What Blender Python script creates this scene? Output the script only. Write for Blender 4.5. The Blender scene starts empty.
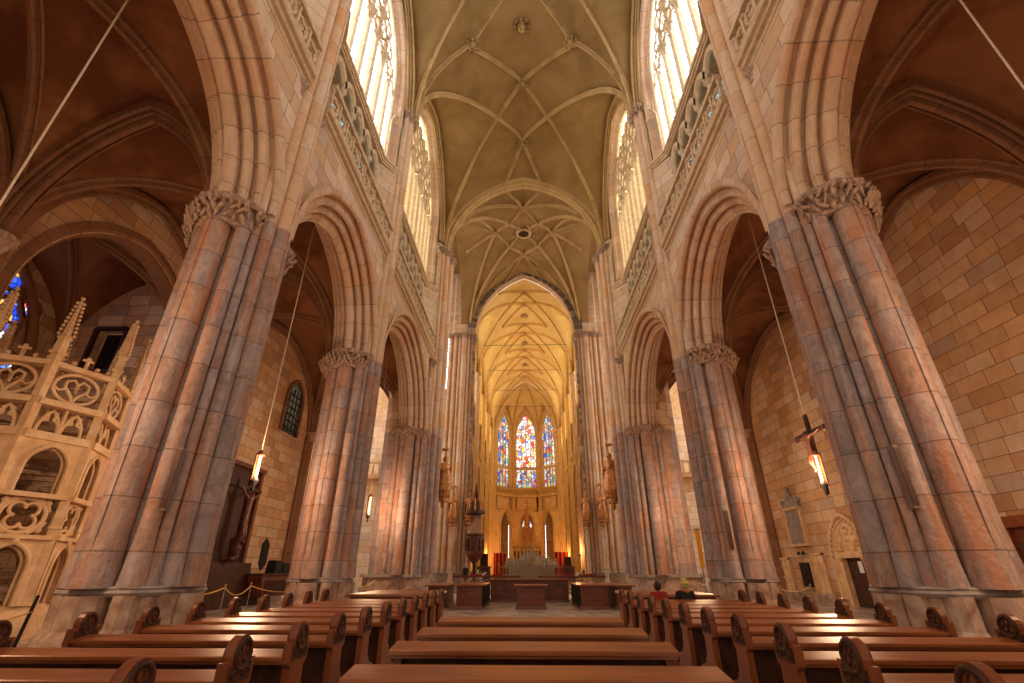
import bpy, bmesh, math, random
from mathutils import Vector, Matrix
PI = math.pi
RND = random.Random(7)
scene = bpy.context.scene
COL = scene.collection
HC = 1.6                       # eye height; heights measured from the eye carry +HC

# ------------------------------------------------------------------ materials
def newmat(name):
    m = bpy.data.materials.new(name); m.use_nodes = True
    nt = m.node_tree; nt.nodes.clear()
    out = nt.nodes.new('ShaderNodeOutputMaterial')
    return m, nt, out
class G:
    """small node-graph helper"""
    def __init__(s, nt): s.nt = nt
    def n(s, t, **k):
        nd = s.nt.nodes.new(t)
        for a, b in k.items(): setattr(nd, a, b)
        return nd
    def put(s, sock, v):
        if isinstance(v, (int, float)): sock.default_value = v
        elif isinstance(v, (tuple, list)): sock.default_value = v if len(v) == len(sock.default_value) else tuple(v) + (1,)
        else: s.nt.links.new(v, sock)
    def math(s, op, a, b=0.0, c=None):
        nd = s.n('ShaderNodeMath', operation=op); s.put(nd.inputs[0], a); s.put(nd.inputs[1], b)
        if c is not None: s.put(nd.inputs[2], c)
        return nd.outputs[0]
    def comb(s, x, y, z=0.0):
        nd = s.n('ShaderNodeCombineXYZ')
        for i, v in enumerate((x, y, z)): s.put(nd.inputs[i], v)
        return nd.outputs[0]
    def sep(s, v):
        nd = s.n('ShaderNodeSeparateXYZ'); s.put(nd.inputs[0], v); return nd.outputs
    def ramp(s, f, stops, interp='LINEAR'):
        nd = s.n('ShaderNodeValToRGB'); cr = nd.color_ramp; cr.interpolation = interp
        while len(cr.elements) < len(stops): cr.elements.new(0.5)
        for e, (p, c) in zip(cr.elements, stops):
            e.position = p; e.color = tuple(c) + (1,) if len(c) == 3 else c
        s.put(nd.inputs[0], f); return nd.outputs[0]
    def mix(s, f, a, b, mode='MIX'):
        nd = s.n('ShaderNodeMix', data_type='RGBA', blend_type=mode)
        s.put(nd.inputs['Factor'], f); s.put(nd.inputs[6], a); s.put(nd.inputs[7], b); return nd.outputs[2]
    def noise(s, v, scale, detail=3.0, rough=0.55, dist=0.0):
        nd = s.n('ShaderNodeTexNoise'); s.put(nd.inputs['Vector'], v); nd.inputs['Scale'].default_value = scale
        nd.inputs['Detail'].default_value = detail; nd.inputs['Roughness'].default_value = rough; nd.inputs['Distortion'].default_value = dist
        return nd.outputs[0]
    def white(s, v, dim='3D'):
        nd = s.n('ShaderNodeTexWhiteNoise', noise_dimensions=dim); s.put(nd.inputs[0], v); return nd.outputs[0]
    def bump(s, h, strength, dist=0.02):
        nd = s.n('ShaderNodeBump'); nd.inputs['Strength'].default_value = strength; nd.inputs['Distance'].default_value = dist
        s.put(nd.inputs['Height'], h); return nd.outputs[0]
    def bsdf(s, out, color, rough=0.8, metal=0.0, normal=None, spec=0.3, emit=None, emit_s=0.0):
        b = s.n('ShaderNodeBsdfPrincipled'); s.put(b.inputs['Base Color'], color); s.put(b.inputs['Roughness'], rough)
        s.put(b.inputs['Metallic'], metal); b.inputs['Specular IOR Level'].default_value = spec
        if normal is not None: s.put(b.inputs['Normal'], normal)
        if emit is not None: s.put(b.inputs['Emission Color'], emit); s.put(b.inputs['Emission Strength'], emit_s)
        s.nt.links.new(b.outputs[0], out.inputs[0]); return b

def ashlar(name, stops, bw=1.1, bh=0.5, mortar=0.012, mcol=(0.10, 0.06, 0.04), stain=(0.2, 0.11, 0.06), stain_amt=0.35, flat_axes=None):
    """coursed stone blocks on walls of any direction, every block its own tone"""
    m, nt, out = newmat(name); g = G(nt)
    geo = g.n('ShaderNodeNewGeometry'); p = g.sep(geo.outputs['Position']); nr = g.sep(geo.outputs['True Normal'])
    sel = g.math('GREATER_THAN', g.math('ABSOLUTE', nr[0]), g.math('ABSOLUTE', nr[1]))
    u = g.math('ADD', g.math('MULTIPLY', p[1], sel), g.math('MULTIPLY', p[0], g.math('SUBTRACT', 1.0, sel)))
    z = g.math('DIVIDE', p[2], bh); row = g.math('FLOOR', z)
    off = g.math('MULTIPLY', g.white(row, '1D'), 1.0)
    nd = g.n('ShaderNodeTexWhiteNoise', noise_dimensions='1D'); g.put(nd.inputs[1], row)
    off = nd.outputs[0]
    ub = g.math('ADD', g.math('DIVIDE', u, bw), g.math('ADD', off, g.math('MULTIPLY', g.noise(g.comb(u, row, 0.0), 0.7, 0.0), 0.6)))
    colm = g.math('FLOOR', ub)
    w = g.white(g.comb(colm, row, sel))
    c = g.ramp(w, stops)
    pos = geo.outputs['Position']
    c = g.mix(g.math('MULTIPLY', g.ramp(g.noise(pos, 2.3, 5.0, 0.65, 0.6), [(0.35, (0,)*3), (0.75, (1,)*3)]), 0.35), c, stain)
    c = g.mix(g.math('MULTIPLY', g.ramp(g.noise(pos, 0.25, 3.0), [(0.45, (0,)*3), (0.7, (1,)*3)]), stain_amt), c, stain)
    fz = g.math('FRACT', z); fu = g.math('FRACT', ub)
    ez = g.math('MULTIPLY', g.math('MINIMUM', fz, g.math('SUBTRACT', 1.0, fz)), bh)
    eu = g.math('MULTIPLY', g.math('MINIMUM', fu, g.math('SUBTRACT', 1.0, fu)), bw)
    joint = g.math('LESS_THAN', g.math('MINIMUM', ez, eu), mortar)
    c = g.mix(g.math('MULTIPLY', joint, 0.75), c, mcol)
    h = g.math('SUBTRACT', g.noise(pos, 14.0, 4.0), g.math('MULTIPLY', joint, 0.8))
    g.bsdf(out, c, 0.85, normal=g.bump(h, 0.35), spec=0.15)
    return m

def banded(name, stops, bh=0.62, joint=0.012, jcol=(0.08, 0.05, 0.04), streak=(0.42, 0.14, 0.05), streak_amt=0.5, streak2=None, rough=0.8, mottling=0.5, jamt=0.55):
    """stone drums or voussoirs: uv.x runs along the member, one tone to a block"""
    m, nt, out = newmat(name); g = G(nt)
    geo = g.n('ShaderNodeNewGeometry'); pos = geo.outputs['Position']
    uv = g.sep(g.n('ShaderNodeUVMap').outputs[0])
    p = g.sep(pos)
    b = g.math('DIVIDE', uv[0], bh); k = g.math('FLOOR', b); f = g.math('FRACT', b)
    w = g.white(g.comb(k, g.math('FLOOR', g.math('MULTIPLY', uv[1], 1.0)), 0.0))
    c = g.ramp(w, stops)
    mott = g.ramp(g.noise(pos, 3.1, 6.0, 0.7, 0.8), [(0.3, (0.55,)*3), (0.7, (1.2,)*3)])
    c = g.mix(mottling, c, mott, 'MULTIPLY')
    vert = g.comb(g.math('MULTIPLY', p[0], 1.7), g.math('MULTIPLY', p[1], 1.7), g.math('MULTIPLY', p[2], 0.22))
    c = g.mix(g.math('MULTIPLY', g.ramp(g.noise(vert, 1.6, 4.0, 0.6, 0.4), [(0.48, (0,)*3), (0.66, (1,)*3)]), streak_amt), c, streak)
    if streak2:
        c = g.mix(g.math('MULTIPLY', g.ramp(g.noise(vert, 3.7, 3.0, 0.6, 0.9), [(0.5, (0,)*3), (0.7, (1,)*3)]), 0.55), c, streak2)
    e = g.math('MULTIPLY', g.math('MINIMUM', f, g.math('SUBTRACT', 1.0, f)), bh)
    j = g.math('LESS_THAN', e, joint)
    c = g.mix(g.math('MULTIPLY', j, jamt), c, jcol)
    h = g.math('SUBTRACT', g.noise(pos, 12.0, 5.0), j)
    h = g.math('ADD', h, g.math('MULTIPLY', g.noise(pos, 3.0, 5.0, 0.6), 1.2))
    g.bsdf(out, c, rough, normal=g.bump(h, 0.7, 0.03), spec=0.2)
    return m

def plain(name, c1, c2=None, scale=6.0, rough=0.7, metal=0.0, spec=0.3, bump=0.2, stretch=(1, 1, 1), lo=0.35, hi=0.65):
    m, nt, out = newmat(name); g = G(nt)
    geo = g.n('ShaderNodeNewGeometry'); mp = g.n('ShaderNodeMapping'); g.put(mp.inputs[0], geo.outputs['Position'])
    mp.inputs['Scale'].default_value = stretch
    nz = g.noise(mp.outputs[0], scale, 5.0, 0.6, 0.5)
    c = g.ramp(nz, [(lo, c1), (hi, c2 or c1)])
    g.bsdf(out, c, rough, metal, g.bump(nz, bump, 0.01), spec)
    return m

def emitter(name, color, s):
    m, nt, out = newmat(name); g = G(nt)
    e = g.n('ShaderNodeEmission'); g.put(e.inputs[0], color); e.inputs[1].default_value = s
    nt.links.new(e.outputs[0], out.inputs[0]); return m

def lead_glass(name, color, s, cell=(0.42, 0.34), tint=None, lead=0.03, diag=True):
    """daylight behind leaded quarries; uv in metres"""
    m, nt, out = newmat(name); g = G(nt)
    uv = g.sep(g.n('ShaderNodeUVMap').outputs[0])
    u = g.math('DIVIDE', uv[0], cell[0]); v = g.math('DIVIDE', uv[1], cell[1])
    if diag: a, b = g.math('ADD', u, v), g.math('SUBTRACT', u, v)
    else: a, b = u, v
    fa, fb = g.math('FRACT', a), g.math('FRACT', b)
    d = g.math('MINIMUM', g.math('MINIMUM', fa, g.math('SUBTRACT', 1.0, fa)), g.math('MINIMUM', fb, g.math('SUBTRACT', 1.0, fb)))
    w = g.white(g.comb(g.math('FLOOR', a), g.math('FLOOR', b), 0.0))
    c = g.mix(g.math('MULTIPLY', w, 0.5), color, tint or color)
    e = g.n('ShaderNodeEmission'); g.put(e.inputs[0], c)
    g.put(e.inputs[1], g.math('MULTIPLY', g.math('GREATER_THAN', d, lead / cell[0]), s))
    nt.links.new(e.outputs[0], out.inputs[0]); return m

def stained(name, stops, s, scale=3.0, lead=0.06, seed=0.0):
    m, nt, out = newmat(name); g = G(nt)
    uv = g.n('ShaderNodeUVMap').outputs[0]; mp = g.n('ShaderNodeMapping'); g.put(mp.inputs[0], uv)
    mp.inputs['Location'].default_value = (seed, seed * 1.7, 0); mp.inputs['Scale'].default_value = (1, 0.75, 1)
    vo = g.n('ShaderNodeTexVoronoi', voronoi_dimensions='2D'); g.put(vo.inputs['Vector'], mp.outputs[0]); vo.inputs['Scale'].default_value = scale
    ve = g.n('ShaderNodeTexVoronoi', voronoi_dimensions='2D', feature='DISTANCE_TO_EDGE'); g.put(ve.inputs['Vector'], mp.outputs[0]); ve.inputs['Scale'].default_value = scale
    big = g.noise(mp.outputs[0], 0.55, 2.0)
    pick = g.math('FRACT', g.math('ADD', g.sep(vo.outputs['Color'])[0], g.math('MULTIPLY', big, 0.8)))
    c = g.ramp(pick, stops, 'CONSTANT')
    e = g.n('ShaderNodeEmission'); g.put(e.inputs[0], c)
    g.put(e.inputs[1], g.math('MULTIPLY', g.math('GREATER_THAN', ve.outputs['Distance'], lead), s))
    nt.links.new(e.outputs[0], out.inputs[0]); return m

M = {}
M['wall'] = ashlar('wall_stone', [(0.0, (0.58, 0.39, 0.24)), (0.3, (0.72, 0.52, 0.35)), (0.6, (0.78, 0.60, 0.43)), (0.85, (0.66, 0.52, 0.41)), (0.93, (0.72, 0.42, 0.17)), (1.0, (0.56, 0.46, 0.38))], 1.25, 0.62, stain=(0.42, 0.25, 0.15), stain_amt=0.25)
M['wall_aisle'] = ashlar('aisle_wall_stone', [(0.0, (0.54, 0.29, 0.14)), (0.3, (0.68, 0.43, 0.25)), (0.6, (0.76, 0.53, 0.34)), (0.82, (0.70, 0.38, 0.16)), (0.93, (0.42, 0.28, 0.20)), (1.0, (0.80, 0.60, 0.42))], 1.1, 0.55, mortar=0.014, stain=(0.30, 0.15, 0.07), stain_amt=0.4)
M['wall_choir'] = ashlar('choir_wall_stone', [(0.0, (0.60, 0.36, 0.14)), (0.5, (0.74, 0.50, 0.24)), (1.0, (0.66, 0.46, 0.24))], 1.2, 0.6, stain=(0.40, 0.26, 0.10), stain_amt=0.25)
M['pier'] = banded('pier_stone', [(0.0, (0.31, 0.245, 0.235)), (0.35, (0.44, 0.35, 0.33)), (0.6, (0.37, 0.23, 0.18)), (0.8, (0.48, 0.32, 0.24)), (1.0, (0.34, 0.29, 0.29))], 0.95, 0.012, streak=(0.56, 0.19, 0.06), streak_amt=0.55, streak2=(0.52, 0.43, 0.41), mottling=0.85)  # orange streaks are reddish highlights painted into the grey stone
M['shaft'] = banded('upper_shaft_stone', [(0.0, (0.66, 0.44, 0.28)), (0.5, (0.74, 0.56, 0.40)), (0.8, (0.70, 0.40, 0.20)), (1.0, (0.52, 0.42, 0.37))], 1.05, 0.009, streak=(0.62, 0.30, 0.14), streak_amt=0.35, mottling=0.35)
M['arch'] = banded('arch_stone', [(0.0, (0.60, 0.40, 0.25)), (0.5, (0.72, 0.52, 0.36)), (0.8, (0.68, 0.42, 0.26)), (1.0, (0.52, 0.40, 0.31))], 0.8, 0.012, streak=(0.55, 0.25, 0.11), streak_amt=0.3, mottling=0.35)
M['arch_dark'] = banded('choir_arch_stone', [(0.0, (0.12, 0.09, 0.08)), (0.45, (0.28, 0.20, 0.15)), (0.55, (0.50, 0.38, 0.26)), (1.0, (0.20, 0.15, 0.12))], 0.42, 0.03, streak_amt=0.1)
M['rib'] = banded('rib_stone', [(0.0, (0.44, 0.29, 0.12)), (0.6, (0.56, 0.38, 0.17)), (1.0, (0.48, 0.28, 0.13))], 0.8, 0.01, streak=(0.42, 0.24, 0.12), streak_amt=0.3, mottling=0.3)
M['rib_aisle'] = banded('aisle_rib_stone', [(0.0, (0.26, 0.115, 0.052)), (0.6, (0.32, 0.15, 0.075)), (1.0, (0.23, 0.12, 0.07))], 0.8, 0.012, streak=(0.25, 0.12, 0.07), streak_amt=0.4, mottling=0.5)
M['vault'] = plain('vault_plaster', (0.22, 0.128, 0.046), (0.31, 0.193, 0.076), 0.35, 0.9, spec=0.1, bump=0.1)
M['vault_aisle'] = plain('aisle_vault_plaster', (0.15, 0.052, 0.021), (0.26, 0.110, 0.047), 0.3, 0.9, spec=0.1, bump=0.1, lo=0.42, hi=0.55)  # vault plaster with the shade of the aisles darkened into its colour
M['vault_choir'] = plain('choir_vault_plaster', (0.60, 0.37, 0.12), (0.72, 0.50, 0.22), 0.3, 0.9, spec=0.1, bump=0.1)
M['carved'] = plain('carved_stone', (0.26, 0.16, 0.11), (0.58, 0.40, 0.28), 9.0, 0.85, bump=0.6)
M['cream'] = plain('cream_sandstone', (0.62, 0.38, 0.19), (0.80, 0.56, 0.33), 2.2, 0.8, bump=0.3)
M['gallery'] = plain('balustrade_stone', (0.52, 0.37, 0.22), (0.70, 0.53, 0.34), 4.0, 0.85, bump=0.3)
M['verdigris'] = plain('bluish_grey_stone', (0.30, 0.36, 0.32), (0.48, 0.52, 0.46), 3.0, 0.8)
M['golden'] = plain('golden_stone', (0.56, 0.32, 0.10), (0.72, 0.47, 0.18), 2.0, 0.8)
M['plinth'] = plain('plinth_stone', (0.26, 0.15, 0.10), (0.52, 0.38, 0.29), 2.6, 0.8, bump=0.5)
M['wood'] = plain('pew_wood', (0.20, 0.052, 0.014), (0.34, 0.105, 0.030), 3.5, 0.32, spec=0.5, bump=0.05, stretch=(0.35, 3, 3))
M['wood_end'] = plain('pew_end_wood', (0.15, 0.034, 0.010), (0.25, 0.068, 0.020), 4.0, 0.4, spec=0.45, bump=0.08, stretch=(3, 3, 0.5))
M['wood_dark'] = plain('dark_carved_wood', (0.030, 0.010, 0.006), (0.085, 0.028, 0.014), 7.0, 0.5, bump=0.3)
M['wood_red'] = plain('red_brown_wood', (0.085, 0.020, 0.010), (0.19, 0.048, 0.022), 3.0, 0.38, spec=0.45, bump=0.05, stretch=(0.4, 2, 2))
M['gilt'] = plain('gilded_wood', (0.30, 0.10, 0.03), (0.75, 0.36, 0.12), 6.0, 0.4, metal=0.3, bump=0.4)
M['iron'] = plain('black_iron', (0.015, 0.014, 0.013), (0.03, 0.028, 0.026), 8.0, 0.5, metal=0.5)
M['steel'] = plain('stand_metal', (0.30, 0.26, 0.22), (0.45, 0.40, 0.34), 8.0, 0.35, metal=0.8)
M['copper'] = plain('copper_reflector', (0.22, 0.07, 0.03), (0.34, 0.12, 0.05), 5.0, 0.4, metal=0.5)
M['rope'] = plain('pale_rope', (0.62, 0.48, 0.32), (0.74, 0.60, 0.44), 20.0, 0.9)
M['rope_gold'] = plain('golden_rope', (0.60, 0.34, 0.10), (0.72, 0.45, 0.16), 20.0, 0.8)
M['marble'] = plain('grey_marble', (0.24, 0.20, 0.18), (0.40, 0.34, 0.30), 4.0, 0.5)
M['silver'] = plain('white_marble', (0.50, 0.46, 0.42), (0.78, 0.74, 0.68), 9.0, 0.4, bump=0.5)
M['red'] = plain('red_cloth', (0.20, 0.010, 0.008), (0.30, 0.018, 0.012), 6.0, 0.8)
M['maroon'] = plain('maroon_wool', (0.22, 0.015, 0.018), (0.32, 0.025, 0.028), 9.0, 0.9)
M['black'] = plain('black_cloth', (0.012, 0.010, 0.012), (0.028, 0.022, 0.024), 9.0, 0.9)
M['skin'] = plain('skin', (0.50, 0.28, 0.19), (0.58, 0.34, 0.24), 9.0, 0.6)
M['hair'] = plain('dark_hair', (0.02, 0.012, 0.008), (0.06, 0.03, 0.02), 30.0, 0.6)
M['hat'] = plain('yellow_green_knit', (0.40, 0.42, 0.08), (0.55, 0.50, 0.14), 30.0, 0.9)
M['scarf'] = plain('rust_scarf', (0.38, 0.12, 0.06), (0.50, 0.20, 0.10), 20.0, 0.9)
M['paper'] = plain('white_paper', (0.75, 0.78, 0.85), None, 5.0, 0.7)
M['yellow'] = plain('yellow_banner_cloth', (0.62, 0.28, 0.02), (0.75, 0.38, 0.04), 5.0, 0.8)
M['dark'] = plain('dark_glass', (0.010, 0.008, 0.008), (0.03, 0.02, 0.018), 6.0, 0.25)
M['flower'] = plain('white_flowers', (0.75, 0.68, 0.55), (0.85, 0.80, 0.70), 20.0, 0.8)
M['leaf'] = plain('green_leaves', (0.05, 0.10, 0.02), (0.10, 0.18, 0.05), 20.0, 0.7)
M['glass_white'] = lead_glass('daylight_glass', (0.97, 0.97, 1.0), 6.0, (0.52, 0.46), (0.80, 0.90, 1.0), 0.05)
M['glass_warm'] = lead_glass('warm_daylight_glass', (1.0, 0.84, 0.52), 5.0, (0.5, 0.42), (1.0, 0.95, 0.75), 0.022)
M['glass_gold'] = lead_glass('gold_tinted_glass', (1.0, 0.86, 0.56), 4.2, (0.52, 0.46), (1.0, 0.95, 0.8), 0.05)  # same daylight as the white glass; golden glow put into colour, strength lowered
M['glass_transept'] = lead_glass('transept_glass', (1.0, 0.88, 0.72), 8.5, (0.5, 0.42), (0.9, 0.95, 1.0), 0.022)
M['glass_green'] = lead_glass('pale_green_glass', (0.45, 0.62, 0.56), 0.9, (0.3, 0.3), (0.72, 0.82, 0.80), 0.03)
M['bulb'] = emitter('lamp_bulb', (1.0, 0.50, 0.24), 9.0)
M['gilt_stone'] = plain('aged_gilt_stone', (0.16, 0.09, 0.03), (0.55, 0.36, 0.14), 7.0, 0.7, bump=0.5)
M['speaker'] = plain('brown_metal', (0.16, 0.10, 0.08), (0.22, 0.14, 0.11), 6.0, 0.6)
M['pale_stone'] = plain('pale_statue_stone', (0.42, 0.22, 0.10), (0.78, 0.52, 0.30), 7.0, 0.8, bump=0.5)
STN = [(0.0, (0.02, 0.10, 0.55)), (0.14, (0.85, 0.62, 0.12)), (0.26, (0.05, 0.42, 0.35)), (0.38, (0.92, 0.88, 0.80)), (0.54, (0.75, 0.06, 0.04)), (0.66, (0.10, 0.30, 0.75)), (0.78, (0.90, 0.30, 0.12)), (0.88, (0.45, 0.75, 0.85))]
STC = [(0.0, (0.95, 0.90, 0.88)), (0.26, (0.90, 0.18, 0.05)), (0.40, (0.95, 0.78, 0.72)), (0.52, (0.90, 0.62, 0.10)), (0.64, (0.25, 0.30, 0.75)), (0.74, (0.97, 0.94, 0.90)), (0.90, (0.75, 0.08, 0.05))]
STB = [(0.0, (0.02, 0.06, 0.60)), (0.22, (0.10, 0.28, 0.90)), (0.40, (0.85, 0.90, 1.0)), (0.56, (0.01, 0.03, 0.25)), (0.68, (0.95, 0.45, 0.08)), (0.78, (0.05, 0.12, 0.70)), (0.90, (0.80, 0.12, 0.10))]
M['stain_side'] = stained('stained_glass_blue_gold', STN, 1.3, 1.9, seed=3.0)
M['stain_mid'] = stained('stained_glass_red_white', STC, 1.35, 1.8, seed=9.0)
M['stain_low'] = stained('stained_glass_lower', STN, 1.1, 2.6, seed=21.0)
M['stain_chapel'] = stained('stained_glass_chapel', STC, 1.3, 2.2, seed=5.0)
M['stain_rose'] = stained('stained_glass_deep_blue', STB, 1.4, 4.5, seed=31.0)

def floor_mat():
    m, nt, out = newmat('floor_tiles'); g = G(nt)
    geo = g.n('ShaderNodeNewGeometry'); p = g.sep(geo.outputs['Position'])
    a = g.math('MULTIPLY', g.math('ADD', p[0], p[1]), 1.6); b = g.math('MULTIPLY', g.math('SUBTRACT', p[0], p[1]), 1.6)
    w = g.white(g.comb(g.math('FLOOR', a), g.math('FLOOR', b), 0.0))
    c = g.ramp(w, [(0.0, (0.24, 0.18, 0.16)), (0.5, (0.46, 0.38, 0.34)), (1.0, (0.58, 0.49, 0.45))])
    c = g.mix(0.4, c, g.ramp(g.noise(geo.outputs['Position'], 2.0, 4.0), [(0.3, (0.5,)*3), (0.7, (1.1,)*3)]), 'MULTIPLY')
    fa, fb = g.math('FRACT', a), g.math('FRACT', b)
    d = g.math('MINIMUM', g.math('MINIMUM', fa, g.math('SUBTRACT', 1.0, fa)), g.math('MINIMUM', fb, g.math('SUBTRACT', 1.0, fb)))
    c = g.mix(g.math('MULTIPLY', g.math('LESS_THAN', d, 0.02), 0.6), c, (0.05, 0.04, 0.03))
    g.bsdf(out, c, 0.35, spec=0.4)
    return m
M['floor'] = floor_mat()

# ------------------------------------------------------------------ mesh building
def zero(): return Vector((0, 0, 0))
class MB:
    def __init__(s): s.v = []; s.f = []; s.uv = []; s.sm = []
    def add(s, vs, fs, uv=None, smooth=False):
        k = len(s.v); s.v += [tuple(v) for v in vs]
        s.uv += uv if uv else [(v[2], v[0] + v[1]) for v in vs]
        s.f += [tuple(i + k for i in f) for f in fs]; s.sm += [smooth] * len(fs); return s
    def box(s, x0, x1, y0, y1, z0, z1):
        vs = [(x, y, z) for z in (z0, z1) for y in (y0, y1) for x in (x0, x1)]
        return s.add(vs, [(0, 2, 3, 1), (4, 5, 7, 6), (0, 1, 5, 4), (2, 6, 7, 3), (0, 4, 6, 2), (1, 3, 7, 5)])
    def frust(s, x0, x1, y0, y1, z0, z1, dx, dy):
        vs = [(x0, y0, z0), (x1, y0, z0), (x0, y1, z0), (x1, y1, z0), (x0 + dx, y0 + dy, z1), (x1 - dx, y0 + dy, z1), (x0 + dx, y1 - dy, z1), (x1 - dx, y1 - dy, z1)]
        return s.add(vs, [(0, 2, 3, 1), (4, 5, 7, 6), (0, 1, 5, 4), (2, 6, 7, 3), (0, 4, 6, 2), (1, 3, 7, 5)])
    def bar(s, a, b, w, h, up=(0, 0, 1)):
        a, b = Vector(a), Vector(b); T = (b - a).normalized(); U = Vector(up)
        if abs(T.dot(U)) > 0.98: U = Vector((0, 1, 0))
        S = T.cross(U).normalized(); U = S.cross(T)
        vs = [p + S * i * w / 2 + U * j * h / 2 for p in (a, b) for j in (-1, 1) for i in (-1, 1)]
        return s.add(vs, [(0, 2, 3, 1), (4, 5, 7, 6), (0, 1, 5, 4), (2, 6, 7, 3), (0, 4, 6, 2), (1, 3, 7, 5)])
    def prism(s, poly, fn, w0, w1):
        """poly of (a,b); fn(a,b,w)->xyz"""
        n = len(poly)
        vs = [fn(a, b, w0) for a, b in poly] + [fn(a, b, w1) for a, b in poly]
        return s.add(vs, [tuple(range(n))[::-1], tuple(range(n, 2 * n))] + [(i, (i + 1) % n, (i + 1) % n + n, i + n) for i in range(n)])
    def tube(s, path, r, n=8, caps=True, closed=False, smooth=True, uv0=0.0):
        P = [Vector(p) for p in path]; m = len(P); rr = r if isinstance(r, (list, tuple)) else [r] * m
        vs = []; uv = []; L = uv0; prev = None
        for i in range(m):
            if closed: T = (P[(i + 1) % m] - P[i - 1]).normalized()
            else: T = (P[min(i + 1, m - 1)] - P[max(i - 1, 0)]).normalized()
            if prev is None:
                A = Vector((0, 0, 1)) if abs(T.z) < 0.9 else Vector((1, 0, 0)); S = T.cross(A).normalized()
            else:
                S = (prev - T * prev.dot(T)).normalized()
            prev = S; U = T.cross(S)
            if i: L += (P[i] - P[i - 1]).length
            for k in range(n):
                a = 2 * PI * k / n; vs.append(P[i] + (S * math.cos(a) + U * math.sin(a)) * rr[i]); uv.append((L, 0.5))
        fs = [(i * n + k, i * n + (k + 1) % n, ((i + 1) % m) * n + (k + 1) % n, ((i + 1) % m) * n + k) for i in range(m if closed else m - 1) for k in range(n)]
        s.add(vs, fs, uv, smooth)
        if caps and not closed:
            s.add(vs[:n], [tuple(range(n))], uv[:n]); s.add(vs[-n:], [tuple(range(n))], uv[-n:])
        return s
    def lathe(s, prof, c=(0, 0, 0), n=16, smooth=True, ang0=0.0, sx=1.0, sy=1.0):
        vs = []; uv = []
        for r, z in prof:
            for k in range(n):
                a = ang0 + 2 * PI * k / n; vs.append((c[0] + r * math.cos(a) * sx, c[1] + r * math.sin(a) * sy, c[2] + z)); uv.append((c[2] + z, 0.5))
        m = len(prof)
        fs = [(i * n + k, i * n + (k + 1) % n, (i + 1) * n + (k + 1) % n, (i + 1) * n + k) for i in range(m - 1) for k in range(n)]
        s.add(vs, fs, uv, smooth)
        s.add(vs[:n], [tuple(range(n))[::-1]], uv[:n]); s.add(vs[-n:], [tuple(range(n))], uv[-n:]); return s
    def ball(s, c, r, n=8, m=6, sx=1, sy=1, sz=1):
        prof = [(max(r * math.sin(PI * i / m), 1e-3), -r * math.cos(PI * i / m) * sz) for i in range(m + 1)]
        return s.lathe(prof, c, n, True, 0, sx, sy)
    def sweep(s, path, prof, S, flip=1, smooth=False, closed=False, uvk=0.5):
        """prof (a,b): a along constant side vector S, b along the outward normal of the path in its plane"""
        P = [Vector(p) for p in path]; S = Vector(S).normalized(); m = len(P); n = len(prof); vs = []; uv = []; L = 0
        pl = [0]
        for i in range(1, n): pl.append(pl[-1] + math.hypot(prof[i][0] - prof[i - 1][0], prof[i][1] - prof[i - 1][1]))
        for i in range(m):
            if i: L += (P[i] - P[i - 1]).length
            t1 = (P[min(i + 1, m - 1)] - P[i]); t0 = (P[i] - P[max(i - 1, 0)])
            t1 = t1.normalized() if t1.length > 1e-9 else t0.normalized(); t0 = t0.normalized() if t0.length > 1e-9 else t1
            T = (t0 + t1).normalized(); k = 1 / max(0.5, T.dot(t1))
            U = S.cross(T).normalized() * flip * k
            for a, b in prof: vs.append(P[i] + S * a + U * b)
            uv += [(L, uvk)] * n
        e = n if closed else n - 1
        fs = [(i * n + j, i * n + (j + 1) % n, (i + 1) * n + (j + 1) % n, (i + 1) * n + j) for i in range(m - 1) for j in range(e)]
        return s.add(vs, fs, uv, smooth)
    def grid(s, fn, nu, nv, smooth=True, uvfn=None):
        vs = [fn(i / nu, j / nv) for i in range(nu + 1) for j in range(nv + 1)]
        fs = [(i * (nv + 1) + j, i * (nv + 1) + j + 1, (i + 1) * (nv + 1) + j + 1, (i + 1) * (nv + 1) + j) for i in range(nu) for j in range(nv)]
        return s.add(vs, fs, [uvfn(i / nu, j / nv) for i in range(nu + 1) for j in range(nv + 1)] if uvfn else None, smooth)
    def xf(s, fn, k0=0):
        for i in range(k0, len(s.v)): s.v[i] = tuple(fn(*s.v[i]))
        return s
    def mirror(s): return s.xf(lambda x, y, z: (-x, y, z))
    def build(s, name, mat, parent=None, fixn=True):
        o = Vector((0, 0, 0)); q = parent
        while q: o += q.location; q = q.parent
        me = bpy.data.meshes.new(name)
        me.from_pydata([tuple(Vector(v) - o) for v in s.v], [], s.f)
        ul = me.uv_layers.new(name='UVMap')
        for lp in me.loops: ul.data[lp.index].uv = s.uv[lp.vertex_index]
        me.polygons.foreach_set('use_smooth', s.sm)
        if fixn:
            b = bmesh.new(); b.from_mesh(me); bmesh.ops.recalc_face_normals(b, faces=b.faces[:]); b.to_mesh(me); b.free()
        me.materials.append(mat if not isinstance(mat, str) else M[mat]); me.update()
        ob = bpy.data.objects.new(name, me); COL.objects.link(ob)
        if parent: ob.parent = parent
        return ob

def empty(name, loc, label=None, cat=None, group=None, kind=None):
    o = bpy.data.objects.new(name, None); o.empty_display_size = 0.2; COL.objects.link(o); o.location = loc
    return tag(o, label, cat, group, kind)
def tag(o, label=None, cat=None, group=None, kind=None):
    if label: o['label'] = label
    if cat: o['category'] = cat
    if group: o['group'] = group
    if kind: o['kind'] = kind
    return o
def struct(mb, name, mat): return tag(mb.build(name, mat), kind='structure')
KIDS = {}
def copy_tree(o, parent=None):
    c = o.copy(); COL.objects.link(c)
    c.parent = parent
    for ch in [x for x in COL.objects if x.parent == o]: copy_tree(ch, c)
    return c
def settle(mb_obj_fn=None): pass

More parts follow.
